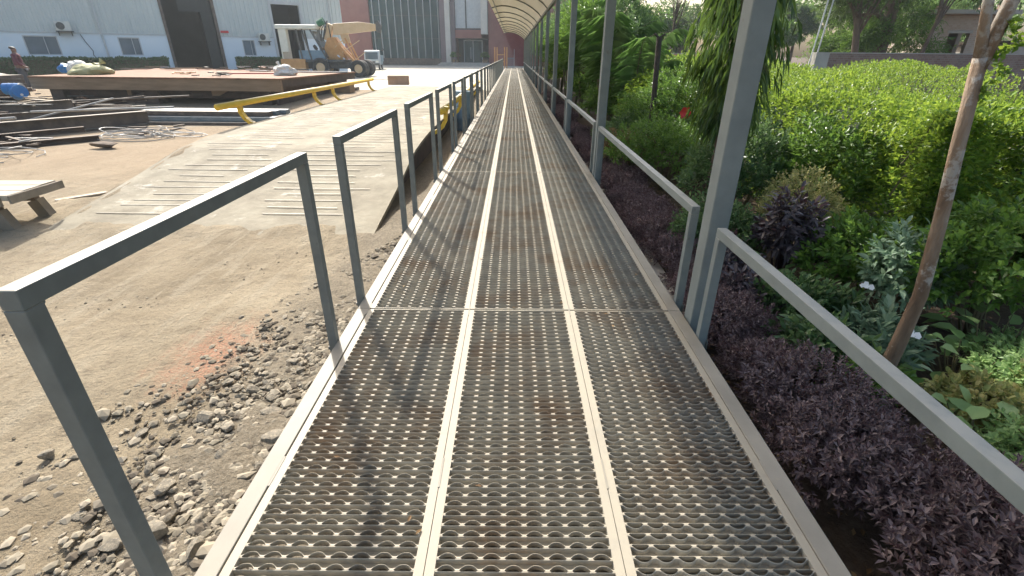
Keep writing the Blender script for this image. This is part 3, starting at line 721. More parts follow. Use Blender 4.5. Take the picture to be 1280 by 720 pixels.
for w0, w1 in wins:
    fr = MB().box(w0, w0+0.06, 0.02, 0.16, 1.28, 2.42).box(w1-0.06, w1, 0.02, 0.16, 1.28, 2.42).box(w0+0.06, w1-0.06, 0.02, 0.16, 1.28, 1.34).box(w0+0.06, w1-0.06, 0.02, 0.16, 2.36, 2.42).box((w0+w1)/2+0.15,(w0+w1)/2+0.19,0.03,0.15,1.34,2.36).build('window', M['alu'], wh)
    MB().box(w0+0.06, w1-0.06, 0.08, 0.10, 1.34, 2.36).build('pane', M['window'], fr)
mb = MB().box(x0, x1, 30, 30.2, 0, H).box(x0, x0+0.2, 0.23, 30, 0, H).box(x1-0.2, x1, 0.23, 30, 0, H)
mb.build('rear_wall', M['sheet'], wh)
mb = MB().prism([(-0.3,H+0.003),(15,H+3.2),(30.4,H+0.003),(30.4,H+0.15),(15,H+3.35),(-0.3,H+0.15)], 'x', x0-0.3, x1+0.3)
mb.build('roof', M['sheet'], wh)
for i, (a, b_, zt) in enumerate(((8.78,12.28,6.0),(16.1,18.6,5.2))):
    # recess with near-black lining, interior shade put into its colour, and door frame
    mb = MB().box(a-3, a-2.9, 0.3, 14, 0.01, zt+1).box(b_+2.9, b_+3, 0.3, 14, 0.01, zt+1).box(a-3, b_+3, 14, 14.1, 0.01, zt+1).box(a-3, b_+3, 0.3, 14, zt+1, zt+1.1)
    mb.build('shade_lining', M['dark'], wh)
    MB().box(a, a+0.18, -0.08, 0.25, 0, zt).box(b_-0.18, b_, -0.08, 0.25, 0, zt).box(a+0.18, b_-0.18, -0.08, 0.25, zt-0.2, zt).build('door_frame', M['alu'] if i else M['scrap'], wh)
    if i == 0:
        MB().box(b_-0.95, b_-0.24, 0.3, 0.36, 0.02, 4.2).box(a+1.2,b_-0.24,0.3,0.36,4.2,5.8).build('shade_door_panel', M['dark'], wh)  # panel coloured near-black to pass as shade in the doorway
for x in (-8.0, 5.05, 20.9):
    MB().tube([(x,-0.12,0),(x,-0.12,H)], 0.06, 8).build('downpipe', M['alu'], wh)
MB().tube([(3.9,-0.05,2.55),(4.05,-0.05,2.1),(4.3,-0.05,1.55),(4.25,-0.05,1.3),(4.5,-0.05,0.8)], 0.02, 5).build('cable', M['black'], wh)
def at_wall(s, y, z):
    c_, s_ = math.cos(WA), math.sin(WA)
    return (-32.15+s*c_-y*s_, 33.97+s*s_+y*c_, -0.11+z)
for x, lab in ((2.78,'cream air conditioner unit on a bracket above the left warehouse window'),(14.9,'cream air conditioner unit beside the far warehouse doorway')):
    z = 2.72 if x < 5 else 2.35
    e = empty('air_conditioner', at_wall(x, -0.06, z), WA, lab, 'air conditioner', 'air conditioner units on the warehouse wall')
    MB().box(0,0.78,-0.42,-0.10,0,0.56).build('casing', M['acbody'], e, bevel=0.02)
    MB().wheel((0.26,-0.43,0.28), 0.22, 0.03, 'y').build('fan', M['grease'], e)
    MB().box(-0.05,0.85,-0.46,0,-0.05,-0.005).box(0.05,0.09,-0.4,0,-0.3,-0.051).box(0.7,0.74,-0.4,0,-0.3,-0.051).build('bracket', M['grease'], e)
e = empty('sign_board', at_wall(12.55, -0.25, 2.85), WA, 'small flat red board fixed beside the big warehouse doorway', 'sign')
MB().box(-0.25,0.3,-0.02,0.02,0,0.16).build('panel', M['redpaint'], e); MB().box(0.0,0.04,0.02,0.18,0.05,0.09).build('bracket', M['grease'], e)
# clipped hedges along the wall
def box_hedge(name, label, p0, rz, Lx, Wy, Hz, n, L, lm, cat='hedge', seed=0, k=5, core=True, top_amp=0.04, group=None):
    e = empty(name, p0, rz, label, cat, group)
    if core:
        ins = 0.10 if Wy < 2 else 0.22
        MB().box(ins, Lx-ins, ins, Wy-ins, -0.05, Hz-ins*1.2).build('hedge_core', M['stem'], e)
    A_ = np.array([Lx*Wy, Lx*Hz, Lx*Hz*0.3, Wy*Hz, Wy*Hz]); cs = np.cumsum(A_/A_.sum()); r = rng.random(n); u = rng.random(n); v = rng.random(n)
    P = np.zeros((n,3)); Nn = np.zeros((n,3)); f = np.searchsorted(cs, r)
    spec_ = [((u*Lx, v*Wy, Hz+0*u),(0,0,1)),((u*Lx, 0*u, v*Hz),(0,-1,0)),((u*Lx, Wy+0*u, v*Hz),(0,1,0)),((0*u, u*Wy, v*Hz),(-1,0,0)),((Lx+0*u, u*Wy, v*Hz),(1,0,0))]
    for i, (c, nn) in enumerate(spec_):
        mk = f == i
        for a in range(3): P[mk, a] = c[a][mk]
        Nn[mk] = nn
    P += Nn*(lump(P, 1.3, top_amp*1.6, seed)+lump(P, 4, top_amp, seed+1)-np.abs(rng.normal(0, 0.05, n)))[:,None]
    P[:,2] = np.maximum(P[:,2], 0.02)
    A = Nn + rng.normal(0, .35, (n,3)) + np.array([[0,0,0.5]])
    p, dd, nn, ll = twigs(P, A, k, L*1.4, 1.0, L)
    link('foliage', leaves('foliage', p, dd, nn, ll, ll*0.5), lm, e)
    return e
def wl(s, y): p = at_wall(s, y, 0); return (p[0], p[1], -0.12)
box_hedge('clipped_hedge', 'low clipped green hedge at the foot of the warehouse left of the big door', wl(-6, -2.3), WA, 14.3, 1.0, 1.15, 5200, 0.13, M['L_clip'], group='hedges along the warehouse', seed=3)
box_hedge('clipped_hedge', 'low clipped green hedge at the foot of the warehouse right of the big door', wl(12.7, -2.3), WA, 3.4, 1.0, 1.2, 1800, 0.13, M['L_clip'], group='hedges along the warehouse', seed=5)
# blurred goods in front of the hedge
for s, lab, mm in ((7.9,'pale blue bin standing at the warehouse hedge','bluegrey'),):
    e = empty('bin', wl(s,-3.2), WA, lab, 'bin'); MB().tube([(0,0,0),(0,0,0.6)], [0.2,0.27], 14).build('body', M[mm], e); MB().tube([(0,0,0.601),(0,0,0.66)], [0.29,0.27], 14).build('lid', M['galv'], e)

# ------------------------------------------------------------------ office building
ob = empty('office_building', (-12, 76, -0.11), 0, 'red and mauve office block with tall dark green glass curtain wall and entrance', 'building')
def ox(x): return x+12
Z0 = 0.0
MB().box(ox(-24.2), ox(-20.0), 0, 0.6, 0, 14).box(ox(-3.55), ox(14.0), 0, 0.6, 0, 14).box(ox(-24.2),ox(-23.7),0.6,20,0,14).box(ox(13.4),ox(14),0.6,20,0,14).box(ox(-24.2),ox(14),20,20.5,0,14).build('wall', M['brickred'], ob)
MB().box(ox(-25), ox(14.6), -0.4, 21, 14, 14.4).build('roof', M['concrete'], ob)
MB().box(ox(-19.95), ox(-10.3), 0.25, 0.35, 0.9, 13.9).build('glazing', M['curtain'], ob)
MB().box(ox(-19.98), ox(-10.28), 0.1, 0.6, 0, 0.88).build('plinth', M['scrap'], ob)
for i in range(10):
    x = -19.5+i*1.0
    MB().box(ox(x)-0.035, ox(x)+0.035, 0.0, 0.24, 0.9, 13.9).build('mullion', M['alu'], ob)
for z in (3.4, 6.2, 9.0):
    MB().box(ox(-19.95), ox(-10.3), 0.16, 0.245, z, z+0.05).build('transom', M['grease'], ob)
MB().box(ox(-10.25), ox(-9.5), -0.4, 0.6, 0, 14).box(ox(-8.75), ox(-8.2), -0.2, 0.6, 0, 14).build('pier', M['purplewall'], ob)
MB().box(ox(-9.48), ox(-8.80), -0.9, 0.3, 0.3, 14).build('column', M['stonecol'], ob)
MB().box(ox(-8.15), ox(-4.6), 0.35, 0.45, 4.75, 13.9).build('upper_window', M['alu'], ob)
f = MB().box(ox(-6.75), ox(-6.6), 0.2, 0.34, 4.7, 13.9).box(ox(-8.2),ox(-4.6),0.2,0.34,4.55,4.7).build('window_frame', M['grease'], ob)
MB().box(ox(-8.19), ox(-4.55), -0.1, 0.5, 3.5, 4.54).build('spandrel', M['brickred'], ob)
MB().box(ox(-4.55), ox(-3.65), -1.0, 0.3, 4.0, 13.9).build('projecting_box', M['stonecol'], ob)
MB().box(ox(-8.2), ox(-3.6), 4.0, 4.1, 0.3, 3.5).build('lobby_wall', M['dark'], ob)  # entrance interior takes the same painted shade colour
MB().box(ox(-8.2), ox(-3.6), 0.62, 4.0, 3.45, 3.5).build('soffit', M['dark'], ob)
dr = MB().box(ox(-7.2), ox(-7.1), 1.5, 1.6, 0.45, 3.3).box(ox(-5.9), ox(-5.8), 1.5, 1.6, 0.45, 3.3).box(ox(-4.6),ox(-4.5),1.5,1.6,0.45,3.3).box(ox(-7.1),ox(-4.6),1.5,1.6,3.2,3.3).build('door', M['alu'], ob)
MB().box(ox(-7.09), ox(-5.91), 1.54, 1.56, 0.45, 3.19).box(ox(-5.79), ox(-4.61), 1.54, 1.56, 0.45, 3.19).build('pane', M['curtain'], dr)
MB().bar((ox(-6.2),1.42,0.9),(ox(-6.2),1.42,2.4),0.07).build('handle', M['alu'], dr)
for i in range(3):
    MB().box(ox(-10.6)+i*0.2, ox(-3.0)-i*0.2, -3.2+i*0.5, 1.4, i*0.14, (i+1)*0.14).build('step', M['concrete'], ob)
for i, x in enumerate((-8.4,-7.9,-4.2,-3.9)):
    e = empty('potted_plant', (x, 74.6+0.2*(i%2), 0.28), 0, 'small potted shrub by the office entrance, %s from the left' % ORD[i].replace('nearest','first'), 'plant', 'potted shrubs by the office entrance')
    MB().tube([(0,0,0.02),(0,0,0.4)], [0.15,0.22], 12).build('pot', M['rusttan'], e)
    bush_parts(e, 0.45, 1.0, 260, 0.12, 0.06, M['L_green'] if i != 1 else M['L_reddish'], M['stem'], base=0.35, stems=3)

# orange frame and mesh gate at the deck end
e = empty('ladder_frame', (-1.45, 60, -0.11), 0, 'orange painted steel ladder frame standing at the far end of the walkway', 'ladder frame')
for x in (-0.68,-0.42,0.42,0.68): MB().box(x-0.05, x+0.05, -0.05, 0.05, 0, 2.25).build('post', M['orange'], e)
for z in (0.75, 1.45): MB().box(-0.369, 0.369, -0.03, 0.03, z, z+0.07).build('rung', M['orange'], e)
e = empty('gate', (-0.35, 64.4, -0.11), 0, 'grey mesh gate leaf at the far end of the walkway', 'gate')
for x in (-0.5, 0.4): MB().box(x-0.025, x+0.025, -0.03, 0.03, 0, 2.1).build('post', M['alu'], e)
mb = MB().box(-0.475, 0.375, -0.02, 0.02, 1.1, 1.15)
for i in range(12): mb.box(-0.45+i*0.07, -0.43+i*0.07, -0.01, 0.01, 0.1, 1.099)
mb.build('mesh_panel', M['bluegrey'], e)

# ------------------------------------------------------------------ mobile crane
cr = empty('mobile_crane', (-13.4, 38.2, -0.105), 0, 'faded orange pick and carry crane with cream cab roof and raised boom', 'crane')
cr.scale = (1,1,1)
def cb(*a): return MB().box(*a)
MB().box(-2.9, 2.0, -0.55, 0.55, 0.55, 0.95).box(-1.4, 1.6, -0.9, 0.9, 0.95, 1.12).build('chassis', M['grease'], cr, bevel=0.02)
MB().box(-2.9,-1.2,-1.0,1.0,0.5,1.15).build('fuel_box', M['orange'], cr, bevel=0.03)
for x, y, r_, w_ in ((2.55,-0.62,0.56,0.42),(2.55,-1.12,0.56,0.42),(2.55,0.62,0.56,0.42),(2.55,1.12,0.56,0.42),(-0.15,-0.95,0.62,0.42),(-0.15,0.95,0.62,0.42)):
    t = MB().wheel((0,0,0), r_, w_, 'y', 24).build('wheel', M['black'], cr, loc=(x,y,r_), smooth_=False)
    MB().tube([(0,-w_*0.34,0),(0,w_*0.34,0)], r_*0.5, 14).build('rim', M['cranebeige'], t)
MB().bar((1.0,0,0.75),(2.6,0,0.6),0.3,0.25).box(2.3,2.7,-0.8,0.8,0.48,0.62).build('front_axle', M['grease'], cr)
# cab
MB().box(-2.95, -0.15, -0.95, 0.75, 3.0, 3.27).build('cab_roof', M['cream'], cr, bevel=0.05)
MB().box(-2.8,-2.72,-0.85,0.65,1.15,2.999).box(-2.72,-2.25,-0.88,-0.85,1.6,2.999).build('cab_rear_panel', M['cream'], cr)
for a, b_ in (((-1.55,-0.85,3.0),(-1.4,-0.85,1.1)),((-1.15,-0.85,3.0),(-0.75,-0.85,1.1)),((-0.6,-0.85,3.0),(0.35,-0.85,1.1)),((-0.6,0.65,3.0),(0.35,0.65,1.1)),((-1.55,0.65,3.0),(-1.4,0.65,1.1))):
    MB().bar(a, b_, 0.09).build('cab_pillar', M['grease'], cr)
MB().box(-1.6, 0.2, -0.84, -0.78, 1.12, 1.7).build('cab_door', M['bluegrey'], cr)
mb = MB(); mb.v = [(-0.52,-0.8,2.95),(-0.52,0.6,2.95),(0.33,0.6,1.2),(0.33,-0.8,1.2)]; mb.f = [(0,1,2,3)]
wsn = MB(); wsn.bar((-0.5,-0.1,2.9),(0.3,-0.1,1.25),0.02,1.3,upv=(0,1,0)); wsn.build('windscreen', M['glasspane'], cr)
MB().box(-1.6,-1.15,-0.3,0.3,1.12,1.7).box(-1.7,-1.58,-0.3,0.3,1.7,2.3).build('seat', M['black'], cr)
MB().tube([(-0.4,-0.1,1.2),(-0.6,-0.1,1.85)],0.03,6).tube([(-0.72,-0.1,1.85),(-0.6,-0.1,1.92)],[0.18,0.18],12).build('steering_column', M['black'], cr)
# mast, boom, struts
MB().prism([(0.15,1.0),(1.45,1.0),(1.3,1.9),(0.9,2.55),(0.35,2.5),(0.05,1.9)], 'y', -0.32, 0.32).build('turret', M['orange'], cr, bevel=0.02)
MB().bar((0.2,0,2.35),(0.6,0,3.35),0.5,0.45).build('boom_pivot', M['cranebeige'], cr, bevel=0.02)
mb = MB().prism([(0.75,2.7),(1.0,2.68),(3.75,2.98),(3.78,3.38),(2.6,3.5),(0.8,3.38)], 'y', -0.19, 0.19)
mb.build('boom', M['cranebeige'], cr, bevel=0.02)
MB().prism([(1.35,2.15),(1.85,2.2),(1.75,2.75),(1.2,2.72)], 'y', -0.1, 0.1).build('boom_lug', M['cranebeige'], cr)
MB().prism([(3.78,2.9),(4.05,2.8),(4.15,3.3),(3.95,3.6),(3.78,3.45)], 'y', -0.16, 0.16).build('boom_head', M['grease'], cr)
MB().tube([(4.02,0,2.95),(4.05,0,2.1)],0.03,6).tube([(4.05,0,2.1),(4.05,0,1.9),(4.12,0,1.78),(4.05,0,1.7),(3.97,0,1.78)],0.04,6).build('hook_line', M['grease'], cr)
MB().bar((0.85,-0.3,2.3),(2.35,-0.3,0.7),0.3,0.14).bar((0.85,0.3,2.3),(2.35,0.3,0.7),0.3,0.14).build('strut', M['orange'], cr)
MB().bar((1.6,-0.35,2.5),(2.3,-0.35,0.75),0.1).bar((1.6,0.35,2.5),(2.3,0.35,0.75),0.1).build('a_frame', M['orange'], cr)
MB().tube([(1.3,-0.4,1.6),(2.6,-0.4,2.35)],0.03,6).tube([(0.8,-0.4,1.9),(1.5,-0.4,2.4)],0.03,6).tube([(2.0,-0.4,1.0),(2.9,-0.4,1.6)],0.03,6).build('hose', M['cranebeige'], cr)
mb = MB()
for i in range(7):
    a = i*0.9; mb.tube([(-0.05+0.08*math.cos(a),-0.3,2.3),(0.1+0.25*math.cos(a),-0.35+0.1*math.sin(a),3.0),(0.3+0.2*math.cos(a+1),-0.2,3.55),(0.55,-0.2+0.1*math.sin(a),3.1),(0.6,-0.3,2.4)],0.025,5)
mb.build('cable_bundle', M['black'], cr)
MB().tube([(-0.2,-0.25,3.35),(0.25,-0.25,3.55)],[0.2,0.24],10).build('winch', M['greenc'], cr)
MB().tube([(1.0,-0.5,1.3),(1.05,-0.52,1.35)],[0.01,0.12],10).tube([(1.35,-0.5,1.15),(1.4,-0.52,1.2)],[0.01,0.1],10).build('headlight', M['lamp'], cr)

# ------------------------------------------------------------------ small truck seen from the front
tk = empty('mini_truck', (-14.5, 55, -0.105), R(8), 'small silver grey truck parked facing the yard by the office', 'truck')
MB().prism([(-1.2,0.45),(-1.25,0.95),(-0.95,1.75),(0.3,1.82),(0.35,0.45)], 'x', -0.72, 0.72).build('cab', M['carpaint'], tk, bevel=0.04)
mb = MB(); mb.bar((0,-1.235,0.98),(0,-0.985,1.62),1.24,0.03,upv=(0,1,0)); mb.build('windscreen', M['glasspane'], tk)
MB().box(-0.78,0.78,0.4,2.6,0.75,1.35).box(-0.7,0.7,0.3,2.5,0.45,0.74).build('load_bed', M['bluegrey'], tk)
MB().box(-0.74,0.74,-1.34,-1.2,0.42,0.62).build('bumper', M['grease'], tk)
for x in (-0.52,0.52):
    MB().box(x-0.13,x+0.13,-1.29,-1.24,0.68,0.86).build('headlight', M['lamp'], tk)
    for y in (-0.6, 1.8):
        t = MB().wheel((0,0,0),0.28,0.17,'x',18).build('wheel', M['black'], tk, loc=(x*1.2,y,0.28))
        MB().tube([(-0.1*(-1 if x>0 else 1),0,0),(-0.08*(-1 if x>0 else 1),0,0)],0.15,12).build('rim', M['alu'], t)
MB().box(-0.3,0.3,-1.275,-1.245,0.66,0.8).build('grille', M['grease'], tk)

# ------------------------------------------------------------------ rusty fabricated platform
tb = empty('steel_platform', (-13, 18, -0.25), 0, 'large rusty brown steel fabrication lying like a table in the yard', 'steel fabrication')
def T(x, y): return (x+13, y-18)
FL, FR, BR, BL = (-16.9,18.2), (-8.0,17.9), (-7.5,25.0), (-18.6,27.8)
zt = 0.92
poly = [T(*FL), T(*FR), T(*BR), T(*BL)]
MB().prism(poly, 'z', zt-0.055, zt).build('top_plate', M['rust'], tb)
def edge(a, b_, h, th, inset, mm, name='edge_beam', z1=None):
    a = Vector((*T(*a),0)); b_ = Vector((*T(*b_),0)); d = (b_-a).normalized(); n = Vector((-d.y,d.x,0))
    z1 = z1 if z1 is not None else zt-0.058
    mb = MB(); p = [a+n*inset, b_+n*inset, b_+n*(inset+th), a+n*(inset+th)]
    mb.prism([(q.x,q.y) for q in p], 'z', z1-h, z1); return mb.build(name, mm, tb)
edge(FL, FR, 0.36, 0.12, 0.02, M['rusttan']); edge((FR[0]-0.02,FR[1]+0.16), (BR[0]-0.02,BR[1]-0.05), 0.24, 0.12, 0.02, M['rustdark']); edge((BR[0]-0.15,BR[1]-0.1), (BL[0]+0.3,BL[1]-0.1), 0.24, 0.12, 0.02, M['rustdark']); edge((BL[0]+0.1,BL[1]-0.3),(FL[0]+0.05,FL[1]+0.2),0.24,0.12,0.02,M['rustdark'])
edge((FR[0]-0.1,FR[1]+0.35), (BR[0]-0.15,BR[1]-0.3), 0.62, 0.1, 0.22, M['rustdark'], 'web_plate', zt-0.30)
for i, (x, y, wx, wy) in enumerate(((-16.2,18.6,0.45,0.5),(-13.1,18.7,0.9,0.7),(-8.75,18.5,0.35,0.5),(-16.4,26.2,0.5,0.5),(-12.5,25.6,0.5,0.6),(-8.4,24.2,0.4,0.5),(-11.2,22,0.3,0.3))):
    q = T(x, y); MB().box(q[0]-wx/2,q[0]+wx/2,q[1]-wy/2,q[1]+wy/2,-0.25,zt-0.30).build('leg', M['rustdark'], tb)
MB().box(-3.0,4.3,0.6,0.75,0.22,0.50).box(-0.6,0.2,0.3,0.34,0.5,0.6).build('cross_member', M['rustdark'], tb)
for x in (-0.7,2.3): MB().prism([(x,zt-0.29),(x+0.9,zt-0.29),(x+0.25,0.32),(x,0.32)],'y',0.35,0.40).build('gusset', M['rusttan'], tb)
# slab-like grey stack at the far left
e = empty('plate_stack', (-20.2, 17.6, -0.2), R(4), 'dark grey stack of steel plates at the far left edge of the yard', 'steel plates')
for i in range(5): MB().box(-3+0.1*rng.random(),1.9+0.3*rng.random(),-0.6,1.9,0.12+i*0.15,0.25+i*0.15).build('plate', M['scrap'], e)
MB().prism([(-3,0.87),(1.6,0.87),(0.2,1.12),(-3,1.3)],'y',-0.4,1.7).build('tarpaulin', M['scrap'], e)
MB().box(-2.8,1.6,-0.3,0.0,-0.3,0.119).box(-2.8,1.6,1.3,1.6,-0.3,0.119).build('bearer', M['rustdark'], e)
def drum(name, loc, rot, r_, h, mm, label, cat, lid=None, group=None):
    e = empty(name, loc, 0, label, cat, group); e.rotation_euler = rot
    MB().tube([(0,0,0),(0,0,h*0.33),(0,0,h*0.345),(0,0,h*0.36),(0,0,h*0.66),(0,0,h*0.675),(0,0,h*0.69),(0,0,h)],[r_,r_,r_*1.04,r_,r_,r_*1.04,r_,r_],18).build('body', M[mm], e)
    MB().tube([(0,0,h+0.001),(0,0,h+0.03)],[r_*1.03,r_*1.0],18).build('lid', M[lid or mm], e)
    MB().tube([(r_*0.5,0,h+0.031),(r_*0.5,0,h+0.06)],[0.04,0.04],8).build('bung', M['white'], e)
    return e
drum('drum', (-17.75,18.1,0.25), (0,R(90),R(10)), 0.19, 0.5, 'blue', 'blue plastic drum lying at the left end of the rusty platform', 'drum', 'white')
drum('drum', (-17.2,17.9,0.12), (0,R(80),R(-35)), 0.21, 0.5, 'blue', 'brighter blue drum tipped over against the platform leg', 'drum')
drum('drum', (-1.36,13.9,-0.44), (0,0,0), 0.2, 1.0, 'bluegrey', 'faded blue drum standing between platform and walkway railings', 'drum')

# things lying on the platform
ZT = -0.25+zt
def sack(label, loc, sx_, sy_, h, mm, seed, tie=True):
    e = empty('sack', loc, seed, label, 'sack')
    import bmesh
    bm = bmesh.new(); bmesh.ops.create_icosphere(bm, subdivisions=3, radius=1)
    V = np.array([v.co for v in bm.verts]); f_ = 1+lump(V, 2.2, 0.28, seed)+lump(V, 5, 0.1, seed+1)
    V *= f_[:,None]; V[:,2] = np.where(V[:,2] < -0.35, -0.35, V[:,2]); V[:,2] += 0.35
    V *= np.array([sx_, sy_, h/1.35])
    for v, c in zip(bm.verts, V): v.co = c
    me = bpy.data.meshes.new('body'); bm.to_mesh(me); bm.free(); link('body', me, M[mm], e)
    if tie: MB().tube([(sx_*0.3,0,h*0.75),(sx_*0.45,0.02,h*1.05),(sx_*0.6,0,h*1.3)],[sx_*0.25,0.03,sx_*0.16],9).build('neck', M[mm], e)
    return e
sack('crumpled yellow green sack near the left end of the rusty platform', (-15.7,19.6,ZT), 0.75, 0.4, 0.36, 'sackgreen', 1)
sack('white and blue sack leaning at the left end of the rusty platform', (-17.0,20.6,ZT), 0.4, 0.35, 0.5, 'white', 2, False)
sack('dirty white bundle of sacks on the right part of the rusty platform', (-8.85,20.4,ZT), 0.42, 0.35, 0.36, 'white', 3)
sack('blue cloth bundle beside the white sack at the platform left end', (-17.6,20.9,ZT), 0.35, 0.3, 0.36, 'blue', 4, False)
def clutter(name, label, cat, loc, n, s, mm, seed, h=0.1, flatness=0.25):
    e = empty(name, loc, 0, label, cat); r = np.random.default_rng(seed)
    for _ in range(n):
        a = r.random()*6.28; x, y = r.normal(0, s, 2); L = s*(0.5+r.random())
        z = 0.012+r.random()*h
        MB().bar((x-L/2*math.cos(a),y-L/2*math.sin(a)*.5,z),(x+L/2*math.cos(a),y+L/2*math.sin(a)*.5,z+r.normal(0,h*0.3)*0.3+0.01),0.05+0.07*r.random(),0.03).build('offcut', M[mm[r.integers(len(mm))]], e)
    return e
clutter('scrap_heap','small dark heap of offcuts at the middle of the platform front edge','scrap',(-10.6,18.9,ZT),16,0.22,['grease','scrap'],1,0.14)
clutter('scrap_heap','rusty plate offcuts scattered on the middle of the platform top','scrap',(-13.1,20.8,ZT),8,0.45,['rust','orange'],2,0.04)
clutter('scrap_heap','long offcuts along the back edge of the platform','scrap',(-15,25.5,ZT),16,1.4,['scrap','rusttan','rust'],3,0.12)
clutter('scrap_heap','pale and grey offcuts heaped at the back right of the platform','scrap',(-11.4,24.2,ZT),18,0.8,['scrap','wire','rust'],4,0.2)
e = empty('steel_bar', (-10.4,21.2,ZT), 0, 'dark red flat bar lying across the platform top', 'steel bar'); MB().bar((-1.1,0.1,0.02),(1.0,0.35,0.03),0.09,0.04).build('bar', M['redpaint'], e); MB().box(-1.2,-1.1,0.05,0.16,0.0,0.05).build('end_plate', M['rust'], e)
MB_ = MB().bar((0,0,0.03),(2.2,0.15,0.03),0.16,0.05); o = MB_.build('steel_sheet', M['galv'], loc=(-9.6,23.4,ZT)); tag(o,'long pale metal strip at the right end of the platform','metal strip')

# ------------------------------------------------------------------ steel stock on the ground
def ibeam(p0, p1, h, wf, label, mm, tf=0.02, group='steel sections lying in the yard'):
    p0 = Vector(p0); p1 = Vector(p1); d = p1-p0; L = d.length
    e = empty('steel_beam', p0, math.atan2(d.y, d.x), label, 'steel beam', group)
    e.rotation_euler[1] = -math.asin(d.z/L)
    MB().box(0,L,-wf/2,wf/2,h-tf,h).box(0,L,-wf/2,wf/2,0,tf).build('flange', M[mm], e)
    MB().box(0.003,L-0.003,-0.012,0.012,tf+0.001,h-tf-0.001).build('web', M[mm], e)
    return e
ibeam((-13.0,11.0,-0.44),(-10.3,14.3,-0.38),0.36,0.2,'deep brown plate girder in front of the rusty platform','scrap',0.03)
ibeam((-12.2,9.3,-0.45),(-9.9,11.9,-0.44),0.12,0.16,'low rusty channel section on the ground behind the wire coil','rustdark')
ibeam((-13.5,9.9,-0.44),(-10.6,12.4,-0.32),0.12,0.12,'thin dark section leaning on the plate girder','rustdark')
ibeam((-16.5,13.3,-0.42),(-11.2,15.6,-0.2),0.2,0.16,'dark steel joist under the platform left part','scrap')
ibeam((-17,12.4,-0.42),(-13.1,12.2,-0.30),0.2,0.2,'dark joist at the left end of the scrap stock','scrap')
ibeam((-18,14.6,-0.42),(-13.4,15.6,-0.1),0.25,0.2,'grey joist leaning behind the plate girder','scrap')
ibeam((-16,15.7,-0.42),(-12,16.8,0.0),0.18,0.2,'dark joist leaning against the platform legs','rustdark')
ibeam((-15.2,10.9,-0.43),(-12.4,10.2,-0.4),0.16,0.2,'rusty joist end at the left frame edge','rust')
def pipe(p0, p1, r_, mm, label, group=None, n=8):
    p0 = Vector(p0); d = Vector(p1)-p0
    e = MB().tube([(0,0,0), tuple(d*0.5), tuple(d)], r_, n).build('steel_pipe', M[mm], loc=p0, smooth_=False); return tag(e, label, 'pipe', group)
k_ = 0
names = ['bottom front','bottom second','bottom third','bottom fourth','bottom rear','upper front','upper second','upper third','upper rear','top front','top middle','top rear']
lv = [5,4,3]; q = 0
for L_, cnt in enumerate(lv):
    for i in range(cnt):
        y = 14.35+i*0.30+L_*0.15; z = -0.37+L_*0.13; x_a = -11.0+rng.random()*0.5; x_b = -6.6+rng.random()*0.5-L_*0.2
        e = MB().box(0, x_b-x_a, -0.14, 0.14, -0.06, 0.06).build('steel_channel', M['galv'] if q%3 else M['scrap'], loc=(x_a,y,z), bevel=0.01)
        tag(e, 'grey blue steel channel in the stack below the platform, %s' % names[q], 'steel channel', 'stacked steel channels below the platform'); q += 1
for i, x in enumerate((-10.2,-7.6)):
    tag(MB().box(-0.06,0.06,-0.3,1.5,-0.03,0.02).build('timber_bearer', M['wooddark'], loc=(x,14.4,-0.452)), ['dark timber under the left end of the channel stack','dark timber under the right end of the channel stack'][i], 'timber', 'timbers under the channel stack')
pipe((-12.9,13.6,0.0),(-9.9,14.9,0.02),0.03,'wire','pale thin pipe resting above the plate girder')
pipe((-13.6,14.0,-0.3),(-12.2,15.7,0.18),0.025,'wire','short pale rod leaning up left of the girder')
pipe((-15.2,11.7,-0.2),(-12.1,12.3,0.0),0.035,'wire','pale pipe at the left end of the scrap stock')
pipe((-13.3,9.4,-0.3),(-11.4,10.4,-0.38),0.02,'wire','bright rod lying over the rusty channel')
pipe((-10.6,13.0,-0.42),(-8.6,14.2,-0.42),0.03,'scrap','dark rod on the ground right of the plate girder')
pipe((-13.9,16.0,0.05),(-10.8,17.2,0.15),0.03,'scrap','dark pipe under the front edge of the platform')
clutter('scrap_heap','loose steel offcuts on the ground behind the wire coil','scrap',(-11.6,10.6,-0.44),30,0.6,['scrap','rustdark','wooddark','wire'],8,0.12)
clutter('scrap_heap','offcuts and bars on the ground at the left frame edge','scrap',(-14.6,12.9,-0.43),30,1.1,['scrap','rustdark','wooddark'],9,0.3)
clutter('scrap_heap','small offcuts near the right foot of the plate girder','scrap',(-9.6,13.6,-0.44),16,0.5,['scrap','rustdark'],10,0.08)
clutter('scrap_heap','wide dark heap of bars between the girder and the platform','scrap',(-15.2,15.0,-0.40),60,1.3,['scrap','rustdark','grease','wooddark'],21,0.5)
clutter('scrap_heap','dark heap of bars under the left end of the platform','scrap',(-15.5,19.5,-0.35),40,1.0,['rustdark','grease','scrap'],22,0.5)
clutter('scrap_heap','heap of rusty offcuts left of the wire coil','scrap',(-12.7,10.2,-0.43),40,0.8,['rustdark','scrap','rust'],23,0.25)
def coil(label, c, r_, n, seed, mm='wire', squash=0.6):
    rr = np.random.default_rng(seed); mb = MB(); pts = []
    for i in range(n*18):
        a = i/18*6.28; k = 1+0.25*math.sin(a*0.37+seed)+0.1*rr.normal()*0.3
        pts.append((c[0]*0+r_*k*math.cos(a)+0.25*r_*math.sin(a*0.23), r_*k*squash*math.sin(a)+0.2*r_*math.cos(a*0.31), 0.02+0.13*r_*(1+math.sin(a*1.13+seed))*abs(math.sin(a*0.21))))
    mb.tube(pts, 0.010, 5); o = mb.build('wire_coil', M[mm], loc=c); return tag(o, label, 'wire coil', 'loose coils of bright wire')
